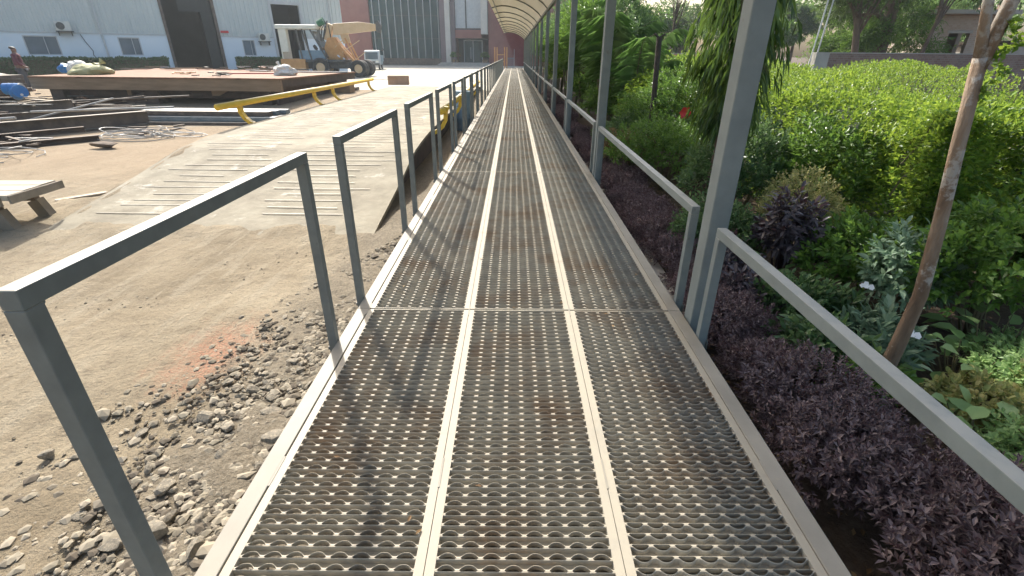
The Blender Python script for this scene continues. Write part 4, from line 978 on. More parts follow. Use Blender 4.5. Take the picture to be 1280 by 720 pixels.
coil('large tangled coil of bright wire lying left on the ground', (-10.7,9.6,-0.45), 0.95, 5, 1)
coil('wide flattened coil of bright wire below the rusty platform', (-9.4,12.3,-0.45), 0.75, 7, 2)
coil('small coil of bright wire at the right of the larger coils', (-8.5,12.7,-0.45), 0.55, 4, 3)
o = link('rag', rock_mesh(3, 5, 0.45), M['wooddark'], loc=(-9.0,10.9,-0.40)); o.scale = (0.42,0.28,0.2); tag(o, 'dark brown crumpled rag on the dirt near the wire coils', 'rag')
for x, y, a, mm, lab in ((-5.6,7.6,0.3,'card','flat reddish board offcut on the dirt behind the low bench'),(-6.3,7.9,0.9,'wood','thin pale batten on the dirt behind the low bench')):
    o = MB().box(-0.3,0.3,-0.05,0.05,0,0.02).build('board', M[mm], loc=(x-0.0,y-1.0,-0.435), rot=(0,0,a)); tag(o, lab, 'board')
# cardboard box on the yard
bx_ = empty('cardboard_box', (-5.75, 26.2, gzs(-5.7,26.2)+0.16), R(6), 'brown cardboard box standing on the bright yard past the platform', 'box')
MB().box(-0.5,0.5,-0.3,0.3,0,0.42).build('carton', M['card'], bx_, bevel=0.01)
MB().bar((-0.49,-0.3,0.425),(0.49,-0.3,0.425),0.01,0.01).bar((-0.48,-0.38,0.38),(-0.05,-0.38,0.38),0.012,0.16,upv=(0,1,0)).build('flap', M['rusttan'], bx_)
o = MB().box(-0.6,0.6,-0.5,0.5,0,0.12).build('pallet', M['scrap'], loc=(-8.0,24.5,gzs(-8,24.5)+0.01), bevel=0.01); tag(o, 'flat grey slab lying right of the rusty platform', 'slab')
o = MB().box(-0.5,0.5,-0.35,0.35,0,0.42).build('block', M['rusttan'], loc=(-7.6,22.9,gzs(-8,23)+0.005), bevel=0.01); tag(o, 'brown steel block at the end of the yellow pipe', 'block')

# ------------------------------------------------------------------ low bench at the left
bn = empty('bench', (-6.85, 5.62, -0.45), R(3), 'low weathered plank bench at the left edge of the yard', 'bench')
for i in range(3):
    MB().box(-1.4, 1.12-0.02*i, -0.36+i*0.255, -0.36+i*0.255+0.235, 0.40, 0.465).build('plank', M['wood'], bn, bevel=0.006)
MB().box(-1.4,1.05,-0.385,-0.363,0.34,0.462).box(1.135,1.16,-0.37,0.39,0.37,0.462).build('edging', M['benchedge'], bn)
MB().box(-1.35,0.9,-0.30,-0.22,0.25,0.395).box(-1.35,0.9,0.2,0.28,0.25,0.395).build('frame', M['wooddark'], bn)
for x, y in ((0.85,-0.26),(0.85,0.26),(-1.1,-0.26),(-1.1,0.26)):
    MB().bar((x,y,0.249),(x+0.1,y,-0.01),0.11,0.14).build('leg', M['benchedge'], bn)
MB().box(-1.2,-0.6,-0.1,0.1,0.466,0.5).build('offcut', M['wooddark'], bn)

# ------------------------------------------------------------------ person at the far left
pe = empty('person', (-20.75, 22.2, gzs(-20,22)+0.0), R(-60), 'person in a maroon shirt and grey trousers standing at the far left of the yard', 'person')
pe.scale = (1.25,1.25,1.0)
def skin(name, pts, edges, rad, mm, parent, root=0, sub=2):
    me = bpy.data.meshes.new(name); me.from_pydata(pts, edges, []); 
    o = link(name, me, mm, parent)
    md = o.modifiers.new('skin', 'SKIN'); 
    for i, r_ in enumerate(rad):
        sv = me.skin_vertices[0].data[i]; sv.radius = (r_ if isinstance(r_, tuple) else (r_, r_)); sv.use_root = (i == root)
    ms = o.modifiers.new('sub', 'SUBSURF'); ms.levels = sub; ms.render_levels = sub
    return o
pts = [(0,0,0.94),(0,0,1.12),(0,0,1.32),(0,0,1.42),(0,0,1.50),(0,0.01,1.60),(0,0.0,1.68),
       (0.09,0,0.88),(0.10,0,0.48),(0.10,-0.02,0.08),(0.10,0.14,0.03),(-0.09,0,0.88),(-0.11,0.02,0.48),(-0.11,0,0.08),(-0.11,0.16,0.03),
       (0.18,0,1.37),(0.24,0.02,1.12),(0.20,0.18,0.95),(0.17,0.26,0.93),(-0.18,0,1.37),(-0.25,0,1.12),(-0.24,0.12,0.90),(-0.23,0.17,0.84)]
ed = [(0,1),(1,2),(2,3),(3,4),(4,5),(5,6),(0,7),(7,8),(8,9),(9,10),(0,11),(11,12),(12,13),(13,14),(3,15),(15,16),(16,17),(17,18),(3,19),(19,20),(20,21),(21,22)]
rad = [(.15,.11),(.14,.10),(.16,.11),(.10,.08),.055,.085,.07,.09,.065,.045,.04,.09,.065,.045,.04,.06,.045,.035,.03,.06,.045,.035,.03]
for p_ in (): pass
pb = skin('body', pts, ed, rad, M['skin'], pe)
sh = [(0,0,0.92),(0,0,1.12),(0,0,1.32),(0,0,1.43),(0.18,0,1.37),(0.24,0.02,1.12),(0.21,0.14,1.0),(-0.18,0,1.37),(-0.25,0,1.12),(-0.245,0.08,0.97)]
skin('shirt', sh, [(0,1),(1,2),(2,3),(3,4),(4,5),(5,6),(3,7),(7,8),(8,9)], [(.18,.14),(.17,.13),(.19,.14),(.11,.1),.075,.062,.055,.075,.062,.055], M['maroon'], pe)
tr_ = [(0,0,0.96),(0.09,0,0.86),(0.10,0,0.48),(0.10,-0.02,0.10),(-0.09,0,0.86),(-0.11,0.02,0.48),(-0.11,0,0.10)]
skin('trousers', tr_, [(0,1),(1,2),(2,3),(0,4),(4,5),(5,6)], [(.17,.13),.11,.085,.065,.11,.085,.065], M['cloth'], pe)
hv_ = [(0,-0.015,1.62),(0,-0.02,1.68),(0,0.0,1.72)]
skin('hair', hv_, [(0,1),(1,2)], [.09,.098,.07], M['hair'], pe)
# ------------------------------------------------------------------ garden: purple edging
G = -0.45
protos = []
for q in range(3):
    e = empty('purple_shrub', (0,0,G)); bush_parts(e, (0.46,0.42), 0.46, 1000, 0.041, 0.016, M['L_purple'], M['purplestem'], k=8, spread=1.25, base=0.0, seed=20+q, shell=0.35, stems=22, up=0.5, detail=False)
    protos.append(e)
spots = []
y = -0.45
while y < 24:
    spots.append(((1.84 if y < 1.6 else 1.60)+rng.normal(0,.05), y, rng.random()*6.28, (0.80 if y < 1.6 else 0.58)+rng.random()*0.36)); y += 0.44 if y < 8 else 0.6
    if y < 1.1: spots.append((2.08+rng.normal(0,.05), y-0.2, rng.random()*6.28, 0.75+rng.random()*0.2))
used = set()
for n_, (x, y, a, s) in enumerate(spots):
    q = n_ % 3; o = protos[q] if q not in used else copy_tree(protos[q]); used.add(q)
    o.location = (x, y, G); o.rotation_euler = (0,0,a); o.scale = (s, s, s*(1.0+0.15*rng.random()))
    tag(o, 'dark purple leaved shrub in the low row beside the walkway', 'shrub', 'purple shrubs edging the walkway')
# ------------------------------------------------------------------ big hedge at the right
def hedge_block(name, label, poly_fn, n, zt, lm, L, x0, x1, y0, y1, seed, zb=G):
    e = empty(name, ((x0+x1)/2, (y0+y1)/2, zb), 0, label, 'hedge'); cx, cy = (x0+x1)/2, (y0+y1)/2
    # top leaves
    def top(x, y): 
        P_ = np.stack([x, y, x*0], 1); return zt - 0.16 + 0.042*np.clip(y-4,0,9) + lump(P_, 1.1, 0.20, seed) + lump(P_, 3.2, 0.09, seed+1)
    m_ = int(n*0.55); x = x0+(x1-x0)*rng.random(m_); y = y0+(y1-y0)*rng.random(m_)**1.5
    ok = poly_fn(x, y); x, y = x[ok], y[ok]
    P = np.stack([x, y, top(x, y) - np.abs(rng.normal(0, 0.07, len(x)))], 1)
    A = np.tile([[0,0,1.0]], (len(x),1)) + rng.normal(0, .4, (len(x),3))
    # front (towards the camera, low y) and left faces with lumps and hollows
    m2 = n-m_; fr = rng.random(m2) < 0.62
    u = rng.random(m2); v = rng.random(m2)**0.8
    xf = np.where(fr, x0+(x1-x0)*0.62*u, x0+0*u); yf = np.where(fr, y0+0*u, y0+(y1-y0)*u**1.4)
    zf = zb+0.08+(zt-zb)*v
    Pf = np.stack([xf, yf, zf], 1); Nf = np.where(fr[:,None], np.array([[0,-1.0,0]]), np.array([[-1.0,0,0]]))
    off = lump(Pf, 1.3, 0.26, seed+2)+lump(Pf, 3.5, 0.10, seed+3)-np.abs(rng.normal(0,0.09,m2)) - 0.25*(v**6)
    Pf = Pf + Nf*off[:,None]
    Af = Nf + np.array([[0,0,0.7]]) + rng.normal(0,.35,(m2,3))
    P = np.concatenate([P, Pf]); A = np.concatenate([A, Af])
    P -= np.array([[cx, cy, zb]])
    p, dd, nn, ll = twigs(P, A, 6, L*1.6, 1.0, L)
    link('foliage', leaves('foliage', p, dd, nn, ll, ll*0.5, droop=0.15), lm, e)
    # inner twigs so the mass is not hollow
    mb = MB()
    for _ in range(200):
        a = P[rng.integers(len(P))] + np.array([0.05,0.12,-0.08]); b_ = a + np.array([rng.normal(0,.08), 0.15+rng.random()*0.15, -0.25-0.2*rng.random()])
        b_[2] = max(b_[2], 0.0); mb.tube([tuple(b_), tuple((a+b_)/2+rng.normal(0,.03,3)), tuple(a)], [0.012,0.008,0.004], 4)
    tag(mb.build('inner_twigs', M['stem'], e), kind='stuff')
    return e, P
fn = lambda x, y: (x < 6.9+np.maximum(0, y-6.5)*0.62) & (y < 16)
he, hp_ = hedge_block('garden_hedge', 'large bright green leafy hedge filling the right side of the garden', fn, 23000, 1.06, M['L_hedge'], 0.072, 3.45, 12.5, 4.0, 16.0, 41)
MB().prism([(-3.6,-4.9),(-2.0,-4.9),(-1.6,-3.2),(3.1,5.2),(-3.6,5.2)], 'z', -0.05, 0.98).build('hedge_core', M['inner'], he)  # solid core, near-black colour painting the shade in gaps between leaves
# tall shoots sticking up above the hedge
for i, (x, y, h) in enumerate(((5.9,6.1,0.55),(4.9,7.6,0.35),(6.4,7.2,0.3))):
    e = empty('hedge_shoot', (x, y, 0.9), 0, ['tallest bright shoot rising above the hedge in front of the brick wall','short bright shoot above the hedge left of the brick tower','small bright shoot above the hedge near the right trunk'][i], 'shoot')
    MB().tube([(0,0,0),(0.03,0,h*0.5),(0.08,0.02,h)], [0.006,0.005,0.003], 5).build('stem', M['stem'], e)
    n = 9; t = rng.random(n); P = np.stack([0.03+0.05*t, 0*t, h*(0.45+0.55*t)], 1); D = rng.normal(0,1,(n,3))+np.array([[0,0,.6]])
    link('leaf_spray', leaves('leaf_spray', P, D, np.tile([[0,0.3,1.0]],(n,1)), 0.11, 0.05, detail=True), M['L_hedge'], e)

# ------------------------------------------------------------------ mixed bushes
B = bush
B('leafy_bush','dense green bush right behind the tall canopy column','bush',(2.75,5.9,G),(0.75,0.7),1.25,1200,0.085,0.038,M['L_mid'],M['stem'],seed=51,up=0.6)
B('leafy_bush','green bush with small round leaves left of the mast tree','bush',(2.4,7.6,G),(0.8,0.9),1.1,1900,0.06,0.03,M['L_green'],M['stem'],seed=52)
B('leafy_bush','light green bush behind the iron pole','bush',(3.3,9.6,G),(1.3,1.2),1.75,2600,0.075,0.035,M['L_green'],M['stem'],seed=53)
B('leafy_bush','low green bush at the foot of the iron pole','bush',(2.3,9.5,G),(0.7,0.8),1.0,1300,0.075,0.035,M['L_mid'],M['stem'],seed=54)
B('leafy_bush','bush with drooping yellow green leaves by the iron pole','bush',(2.75,10.6,G),(0.5,0.5),1.6,700,0.13,0.035,M['L_hedge'],M['stem'],seed=55,droop=0.5)
B('leafy_bush','reddish brown leaved bush beside the second column','bush',(2.0,8.6,G),(0.42,0.5),0.85,800,0.055,0.028,M['L_reddish'],M['stem'],seed=56)
B('leafy_bush','broad green bush behind the mast tree','bush',(4.4,8.4,G),(1.2,1.0),1.5,2200,0.08,0.035,M['L_mid'],M['stem'],seed=57)
B('leafy_bush','dark green bush between hedge and mast tree','bush',(3.55,5.4,G),(0.75,0.6),1.35,1000,0.085,0.04,M['L_green'],M['stem'],seed=58)
for i, (x, y, r_, h) in enumerate(((4.6,12.5,1.5,1.75),(2.9,13.2,1.0,1.5),(6.8,14.5,1.7,1.8),(5.2,17,1.8,1.8),(8.5,18,2.0,1.8),(3.3,17.5,1.3,1.7),(7,22,2.2,1.9),(4.2,22,1.8,1.9),(10.5,22,2.2,1.7),(6,28,2.4,2.0),(9.5,28,2.4,1.95),(12.5,27,2.2,1.9),(3.4,27.5,1.6,2.0))):
    B('garden_bush','rounded green bush in the deep garden planting, %s towards the far wall' % ORD[i].replace('nearest','first'),'bush',(x,y,gzs(x,y)),(r_,r_),h,1500,0.12 if y<16 else 0.17,0.055 if y<16 else 0.08,M['L_green'] if i%2 else M['L_hedge'],M['stem'],seed=60+i,k=6,stems=4,group='green bushes of the deep planting')
# under-planting between purple row and hedge
B('leafy_bush','dark green bush behind the low railing near the dark croton','bush',(3.0,3.75,G),(0.62,0.5),0.8,560,0.095,0.042,M['L_green'],M['stem'],seed=71)
B('leafy_bush','grey green shrub with pointed leaves beside the leaning trunk','bush',(2.95,3.3,G),(0.33,0.35),0.85,240,0.10,0.032,M['L_grey'],M['stem'],seed=72,detail=True,k=8,spread=1.3,droop=0.2,stems=14)
B('leafy_bush','shaded green shrub left of the dark croton','bush',(2.05,4.6,G),(0.45,0.5),0.7,800,0.07,0.03,M['L_mid'],M['stem'],seed=73)
B('leafy_bush','low dark shrub in front of the croton','bush',(2.15,3.3,G),(0.34,0.32),0.45,420,0.075,0.03,M['L_mid'],M['stem'],seed=74,detail=True)
B('leafy_bush','yellow speckled shrub behind the dark croton','bush',(2.9,4.75,G),(0.5,0.4),0.95,900,0.045,0.022,M['L_yellow'],M['stem'],seed=75)
B('leafy_bush','round leaved green shrub right of the leaning trunk','bush',(3.55,3.2,G),(0.75,0.5),1.1,1000,0.08,0.042,M['L_green'],M['stem'],seed=76)
B('leafy_bush','bright green bush at the right frame edge below the hedge','bush',(4.4,3.5,G),(0.9,0.6),1.35,1300,0.08,0.04,M['L_hedge'],M['stem'],seed=77)
B('croton','dark purplish croton shrub with whorled leaves','shrub',(2.48,4.1,G),(0.30,0.30),0.95,150,0.12,0.034,M['L_croton'],M['purplestem'],seed=78,detail=True,k=9,spread=1.4,droop=0.25,stems=16)
B('croton','small dark croton near the canopy column foot','shrub',(1.9,3.95,G),(0.26,0.26),0.55,110,0.10,0.03,M['L_croton'],M['purplestem'],seed=79,detail=True,k=8,spread=1.4,stems=9)
# white flowering plants
def flowering(name, label, loc, rad, h, n, lm, fl, L=0.12, W=0.035, seed=0):
    e = B(name, label, 'plant', loc, rad, h, n, L, W, lm, M['stem'], seed=seed, detail=True, k=8, spread=1.35, droop=0.15, stems=10, up=0.8)
    e.rotation_euler = (0,0,0)
    for (fx, fy, fz) in fl:
        mb = MB()
        for q in range(5):
            for j in range(5):
                a = j*1.256+q; c = np.array([fx+0.03*math.cos(q*1.3), fy+0.03*math.sin(q*1.3), fz+0.01*(q%2)]); n_ = len(mb.v)
                u_ = np.array([0.8,-0.6,0]); v_ = np.array([0.35,0.45,0.8]); d = (math.cos(a)*u_+math.sin(a)*v_)*0.019; s_ = (-math.sin(a)*u_+math.cos(a)*v_)*0.009
                mb.v += [tuple(c), tuple(c+d*0.6+s_), tuple(c+d), tuple(c+d*0.6-s_)]; mb.f.append((n_, n_+1, n_+2, n_+3))
        mb.build('flower', M['whiteflower'], e)
    return e
B('leafy_bush','small mid green plant right behind the middle of the near railing','bush',(2.05,2.75,G),(0.28,0.26),0.42,130,0.10,0.04,M['L_mid'],M['stem'],seed=90,detail=True,k=7,spread=1.3)
B('leafy_bush','low bright green plant between the purple shrubs and the flowering plant','bush',(2.2,2.45,G),(0.25,0.22),0.30,110,0.09,0.04,M['L_green'],M['stem'],seed=91,detail=True,k=7,spread=1.3)
B('leafy_bush','dark leaved low plant beside the column foot','bush',(1.85,3.45,G),(0.26,0.3),0.42,150,0.09,0.035,M['L_croton'],M['purplestem'],seed=92,detail=True,k=7,spread=1.3)
flowering('flowering_plant','grey green plant with one white flower head beside the railing',(2.56,2.86,G),(0.30,0.28),0.40,100,M['L_grey'],[(0.00,-0.22,0.36)],seed=81)
flowering('flowering_plant','dark leaved plant with one white flower near the croton',(2.42,3.2,G),(0.22,0.2),0.42,60,M['L_mid'],[(0.18,-0.02,0.44)],seed=82)
# broad leaved pale plants at lower right
def broad(name, label, loc, n, h, rad, L, W, lm, seed):
    e = empty(name, loc, 0, label, 'plant'); r = np.random.default_rng(seed)
    mb = MB(); P = []; D = []
    for i in range(n):
        a = r.random()*6.28; q = rad*math.sqrt(r.random()); z = h*(0.45+0.55*r.random())*(1-0.3*q/rad); t = np.array([q*math.cos(a), q*math.sin(a), z])
        mb.tube([(t[0]*0.2,t[1]*0.2,-0.02),(t[0]*0.7,t[1]*0.7,z*0.6),tuple(t)], [0.006,0.005,0.003], 5)
        P.append(t); D.append([math.cos(a)+r.normal(0,.4), math.sin(a)+r.normal(0,.4), 0.25+r.normal(0,.3)])
    mb.build('stem', M['stem'], e)
    P = np.array(P); D = np.array(D)
    link('foliage', leaves('foliage', P, D, np.tile([[0,0,1.0]],(n,1))+r.normal(0,.25,(n,3)), L*(0.6+0.5*r.random(n)), W*(0.7+0.4*r.random(n)), fold=0.1, droop=0.15, detail=True), lm, e)
broad('broad_leaf_plant','pale green broad leaved plant below the hedge at the right',(2.88,2.55,G),26,0.42,0.25,0.15,0.085,M['L_light'],1)
broad('broad_leaf_plant','bright broad leaved plant cut by the right frame edge',(3.25,2.75,G),26,0.55,0.28,0.17,0.10,M['L_light'],2)
broad('broad_leaf_plant','low pale broad leaved plant behind the near railing',(2.50,1.95,G),24,0.34,0.24,0.15,0.10,M['L_light'],3)
broad('broad_leaf_plant','mid green broad leaved plant at the lower right corner',(2.75,1.55,G),34,0.42,0.32,0.15,0.09,M['L_green'],4)
broad('broad_leaf_plant','thin stemmed pale broad leaved plant left of the leaning trunk',(2.55,3.6,G),16,0.62,0.25,0.13,0.055,M['L_light'],6)
broad('broad_leaf_plant','broad leaved plant between the croton and the near railing',(2.1,3.75,G),18,0.5,0.24,0.13,0.06,M['L_mid'],7)
broad('broad_leaf_plant','dark broad leaved plant below the near railing',(2.35,1.3,G),22,0.34,0.22,0.12,0.08,M['L_green'],5)
B('variegated_shrub','yellow and pink variegated low shrub at the right edge','shrub',(2.72,2.2,G),(0.30,0.26),0.30,330,0.055,0.03,M['L_yellow'],M['stem'],seed=83,detail=True)
B('variegated_shrub','small variegated shrub in front of the broad leaved plants','shrub',(3.1,2.1,G),(0.3,0.3),0.4,330,0.06,0.03,M['L_yellow'],M['stem'],seed=84,detail=True)
B('leafy_bush','pale small leaved undergrowth at the right edge behind the variegated shrub','bush',(3.2,2.35,G),(0.5,0.4),0.42,800,0.05,0.028,M['L_light'],M['stem'],seed=87)
B('leafy_bush','pale leaved undergrowth at the lower right frame corner','bush',(2.7,1.75,G),(0.35,0.35),0.32,500,0.05,0.028,M['L_light'],M['stem'],seed=88)
B('leafy_bush','dark low shrub under the right end of the near railing','bush',(2.95,1.2,G),(0.4,0.4),0.5,700,0.07,0.035,M['L_mid'],M['stem'],seed=85)
# litter of dry leaves
n = 2600; x = 1.15+rng.random(n)**1.2*2.8; y = 0.2+rng.random(n)*8
P = np.stack([x, y, np.full(n, G+0.006)+rng.random(n)*0.015], 1); D = rng.normal(0,1,(n,3)); D[:,2] *= 0.15
o = link('leaf_litter', leaves('leaf_litter', P, D, np.tile([[0,0,1.0]],(n,1))+rng.normal(0,.2,(n,3)), 0.045, 0.02), M['L_dry']); tag(o, 'dry brown leaf litter on the garden soil', 'leaf litter', kind='stuff')
o = MB().tube([(0,0,0),(0.3,-0.28,0.03),(0.62,-0.5,0.02),(0.78,-0.72,0.03)],[0.035,0.045,0.04,0.02],8).build('branch', M['barkpale'], loc=(1.95,2.95,G+0.03)); tag(o, 'fallen grey branch lying on the soil behind the purple shrubs', 'branch')
import bmesh
bm = bmesh.new(); bmesh.ops.create_icosphere(bm, subdivisions=3, radius=0.032); 
for v in bm.verts: v.co *= 1+0.45*rng.random(); v.co.z *= 0.45
me = bpy.data.meshes.new('foil'); bm.to_mesh(me); bm.free(); o = link('foil_wrapper', me, M['foil'], loc=(1.67,2.0,-0.13)); tag(o, 'crumpled silver foil wrapper caught on the purple shrubs', 'litter')
n = 46; P = np.stack([-0.95+1.95*rng.random(n), 0.5+rng.random(n)*9, np.full(n, 0.006)], 1); D = rng.normal(0,1,(n,3)); D[:,2] = 0.05
o = link('fallen_leaves', leaves('fallen_leaves', P, D, np.tile([[0,0,1.0]],(n,1))+rng.normal(0,.25,(n,3)), 0.03, 0.014), M['L_dry']); tag(o, 'small dry leaves fallen on the walkway grating', 'leaf litter', kind='stuff')
# red flower plant
e = B('hibiscus','green hibiscus bush with one red bloom','bush',(3.25,8.6,G),(0.45,0.45),1.1,700,0.07,0.035,M['L_mid'],M['stem'],seed=86)
e.rotation_euler = (0,0,0)
for (fx,fy,fz) in ((-0.50,-0.42,1.12),):
    mb = MB()
    for j in range(6):
        a = j*1.047; c = np.array([fx,fy,fz]); n_ = len(mb.v); d = np.array([math.cos(a),-0.35,math.sin(a)])*0.1; s_ = np.array([-math.sin(a),0,math.cos(a)])*0.045
        mb.v += [tuple(c), tuple(c+d*0.65+s_), tuple(c+d), tuple(c+d*0.65-s_)]; mb.f.append((n_,n_+1,n_+2,n_+3))
    mb.build('flower', M['redflower'], e)
# ------------------------------------------------------------------ leaning trunk tree at the right
def crown(parent, c, rad, n, L, W, lm, seed=0, k=6, shell=0.3, spread=1.1, droop=0.2, clumps=14, name='crown'):
    r = np.random.default_rng(seed); cc = nrm(r.normal(0,1,(clumps,3)))*(0.35+0.6*r.random((clumps,1)))*np.array([rad]); cc += np.array([c])
    cr_ = (0.22+0.3*r.random(clumps))*np.mean(rad)
    w_ = rng.integers(0, clumps, n); d = nrm(rng.normal(0,1,(n,3))); rr = (shell+(1-shell)*rng.random(n)**0.5)*cr_[w_]
    P = cc[w_] + d*rr[:,None]*np.array([[1,1,0.75]])
    A = d + np.array([[0,0,0.1]]) + rng.normal(0,.3,(n,3))
    p, dd, nn, ll = twigs(P, A, k, L*1.5, spread, L)
    link(name, leaves(name, p, dd, nn, ll, ll*(W/L), droop=droop), lm, parent)
    return cc
lt = empty('leaning_tree', (2.31,2.48,G), 0, 'slender tree with peeling pale brown trunk leaning at the right', 'tree')
MB().tube([(0,0,-0.1),(0.005,0,0.05),(0.03,0,0.35),(0.04,0,0.72),(-0.02,0.0,1.15),(-0.08,0.01,1.56),(-0.13,0.02,1.95)], [0.062,0.05,0.041,0.036,0.033,0.031,0.03], 14).build('trunk', M['barkpale'], lt, smooth_=True)
MB().tube([(-0.13,0.02,1.92),(-0.19,0.03,2.2),(-0.24,0.1,2.9),(-0.1,0.2,4.0)], [0.024,0.021,0.018,0.010], 10).tube([(-0.12,0.02,1.9),(-0.08,0.03,2.2),(-0.02,0.1,2.9),(0.3,0.3,4.2)], [0.031,0.030,0.026,0.012], 10).build('limb', M['barkpale'], lt, smooth_=True)
n = 340; t = rng.random(n); P = np.stack([-0.10+0.07*t+0.04*np.cos(t*40), 0.0+0.012*rng.normal(0,1,n), 1.75+0.85*t], 1); P[:,0] += 0.035
link('moss', leaves('moss', P, rng.normal(0,1,(n,3)), rng.normal(0,1,(n,3)), 0.035, 0.02), M['L_hedge'], lt)
cc = crown(lt, (0.4,0.9,5.6), (1.0,1.0,0.6), 420, 0.09, 0.035, M['L_tree'], 3, clumps=9)
# ------------------------------------------------------------------ mast tree with drooping leaves
mt = empty('mast_tree', (2.3,5.55,G), 0, 'narrow tree with hanging glossy dark leaves behind the near column', 'tree')
MB().tube([(0,0,-0.1),(0.02,0,1.5),(0,0.02,3.5),(0,0,6.2)], [0.07,0.055,0.04,0.015], 10).build('trunk', M['bark'], mt, smooth_=True)
n = 2300; z = 1.15+5.2*rng.random(n)**0.9; a = rng.random(n)*6.28
rr_ = (0.12+0.36*np.clip((z-0.8)/1.3,0,1)*np.clip((6.6-z)/2.5,0.15,1))*(0.35+0.75*rng.random(n)); rr_ *= 1+0.3*np.sin(a*2+z*2.1)
P = np.stack([rr_*np.cos(a), rr_*np.sin(a), z], 1); A = np.stack([np.cos(a)*0.5, np.sin(a)*0.5, -np.ones(n)], 1)
p, dd, nn, ll = twigs(P, A, 5, 0.14, 0.75, 0.17); dd = nrm(dd)+np.array([[0,0,-0.55]])
link('foliage', leaves('foliage', p, dd, nn, ll, ll*0.2, droop=0.35, detail=False), M['L_mast'], mt)
mb = MB()
for i in range(60):
    q = P[i*30]; mb.tube([(0,0,q[2]+0.5),(q[0]*0.6,q[1]*0.6,q[2]+0.35),tuple(q)],[0.012,0.008,0.004],4)
mb.build('limb', M['bark'], mt)
# ------------------------------------------------------------------ iron pole
ip = empty('iron_pole', (2.45,9.0,G), 0, 'dark iron pole standing in the bushes', 'pole')
MB().tube([(0,0,-0.1),(0.0,0,1.2),(-0.04,0,2.22)], 0.045, 10).build('shaft', M['iron'], ip)
MB().tube([(-0.04,0,2.2),(-0.12,0.03,2.27)],0.02,6).tube([(-0.04,0,2.2),(0.05,-0.02,2.26)],0.02,6).build('stub', M['iron'], ip)
# ------------------------------------------------------------------ palms
def palm(label, loc, nf, L, lean, seed, h=0.9, trunks=3, lw=0.02, dirs=None, fl=0.36):
    e = empty('palm', loc, 0, label, 'palm', 'feathery palms along the canopy'); r = np.random.default_rng(seed)
    for i in range(trunks):
        a = i*2.1+seed; q = 0.14; hh = h*(0.7+0.4*r.random())
        MB().tube([(q*math.cos(a),q*math.sin(a),-0.05),(q*1.6*math.cos(a),q*1.6*math.sin(a),hh*0.5),(q*2*math.cos(a),q*2*math.sin(a),hh)],[0.05,0.045,0.035],8).build('trunk', M['stem'], e)
    for i in range(nf):
        a = i*2.399+r.normal(0,.2)+seed; el = R(84-38*(i/nf)+r.normal(0,4)); ln = L*(0.75+0.35*r.random()); wx = 0.3 if math.cos(a) < 0 else 1.0
        t = np.linspace(0,1,11); hor = 0.48*ln*(np.sin(np.pi/2-el)*t + 0.38*t**2.3); ver = ln*(np.sin(el)*t - 0.42*t**2.5)
        C_ = np.stack([0.2*math.cos(a)+hor*math.cos(a)*wx, 0.2*math.sin(a)+hor*math.sin(a), h*0.85+ver], 1)
        m_ = 30; tt = 0.16+0.84*np.arange(m_)/m_; P = np.stack([np.interp(tt, t, C_[:,j]) for j in range(3)], 1)
        T_ = nrm(np.gradient(C_, axis=0)); Tt = np.stack([np.interp(tt, t, T_[:,j]) for j in range(3)], 1)
        side = nrm(np.cross(Tt, np.tile([[0,0,1.0]],(m_,1))+1e-3)); Ln = fl*ln/2*(0.35+0.75*np.sin(np.pi*(0.12+0.83*tt)))
        allP = np.concatenate([P,P]); D = np.concatenate([side+Tt*0.75, -side+Tt*0.75]) + r.normal(0,.16,(2*m_,3)); D = nrm(D)+np.array([[0,0,-0.35]])
        me1 = leaves('leaflets', allP, D, np.tile([[0,0,1.0]],(2*m_,1)), np.concatenate([Ln,Ln]), lw, fold=0.25, droop=0.35, detail=False)
        fr = link('frond', me1, M['L_palm'], e)
        MB().tube([tuple(c) for c in C_], list(np.linspace(0.016,0.003,11)), 5).build('rachis', M['stem'], fr)
    return e
palm('palm with a long pale leaning frond behind the second column', (2.75,11.8,G), 9, 2.7, 0, 1, 0.9, lw=0.019)
palm('dense palm between the second and third columns', (2.35,13.2,G), 15, 3.0, 0, 2, 1.3, lw=0.018)
palm('tall palm just past the third column', (2.45,17.2,G), 20, 3.6, 0, 3, 1.6)
palm('palm half way along the row of columns', (2.5,22,G), 18, 3.8, 0, 4, 1.2)
palm('distant palm past the middle of the canopy', (2.5,28,-0.4), 18, 4, 0, 5, 1.3)
palm('distant palm near the far end of the canopy', (2.5,36,-0.3), 15, 3.6, 0, 6, 1.4)
palm('farthest palm by the end of the canopy', (2.6,46,-0.2), 14, 3.8, 0, 7, 1.5)
# green shrubs closing the view between the columns
for i, (x, y) in enumerate(((2.9,15.2,),(2.6,20),(2.6,25),(2.7,31),(2.6,38),(2.7,45),(2.7,52),(2.6,58))):
    B('column_bush','dark green bush behind the columns, %s of that row' % ORD[i].replace('nearest','first'),'bush',(x,y,gzs(x,y)),(0.95,2.4),3.6+0.4*(i%3),1500,0.2,0.06,M['L_green'] if i%2 else M['L_mid'],M['stem'],seed=100+i,k=6,stems=5,group='dark bushes behind the columns').rotation_euler = (0,0,0)
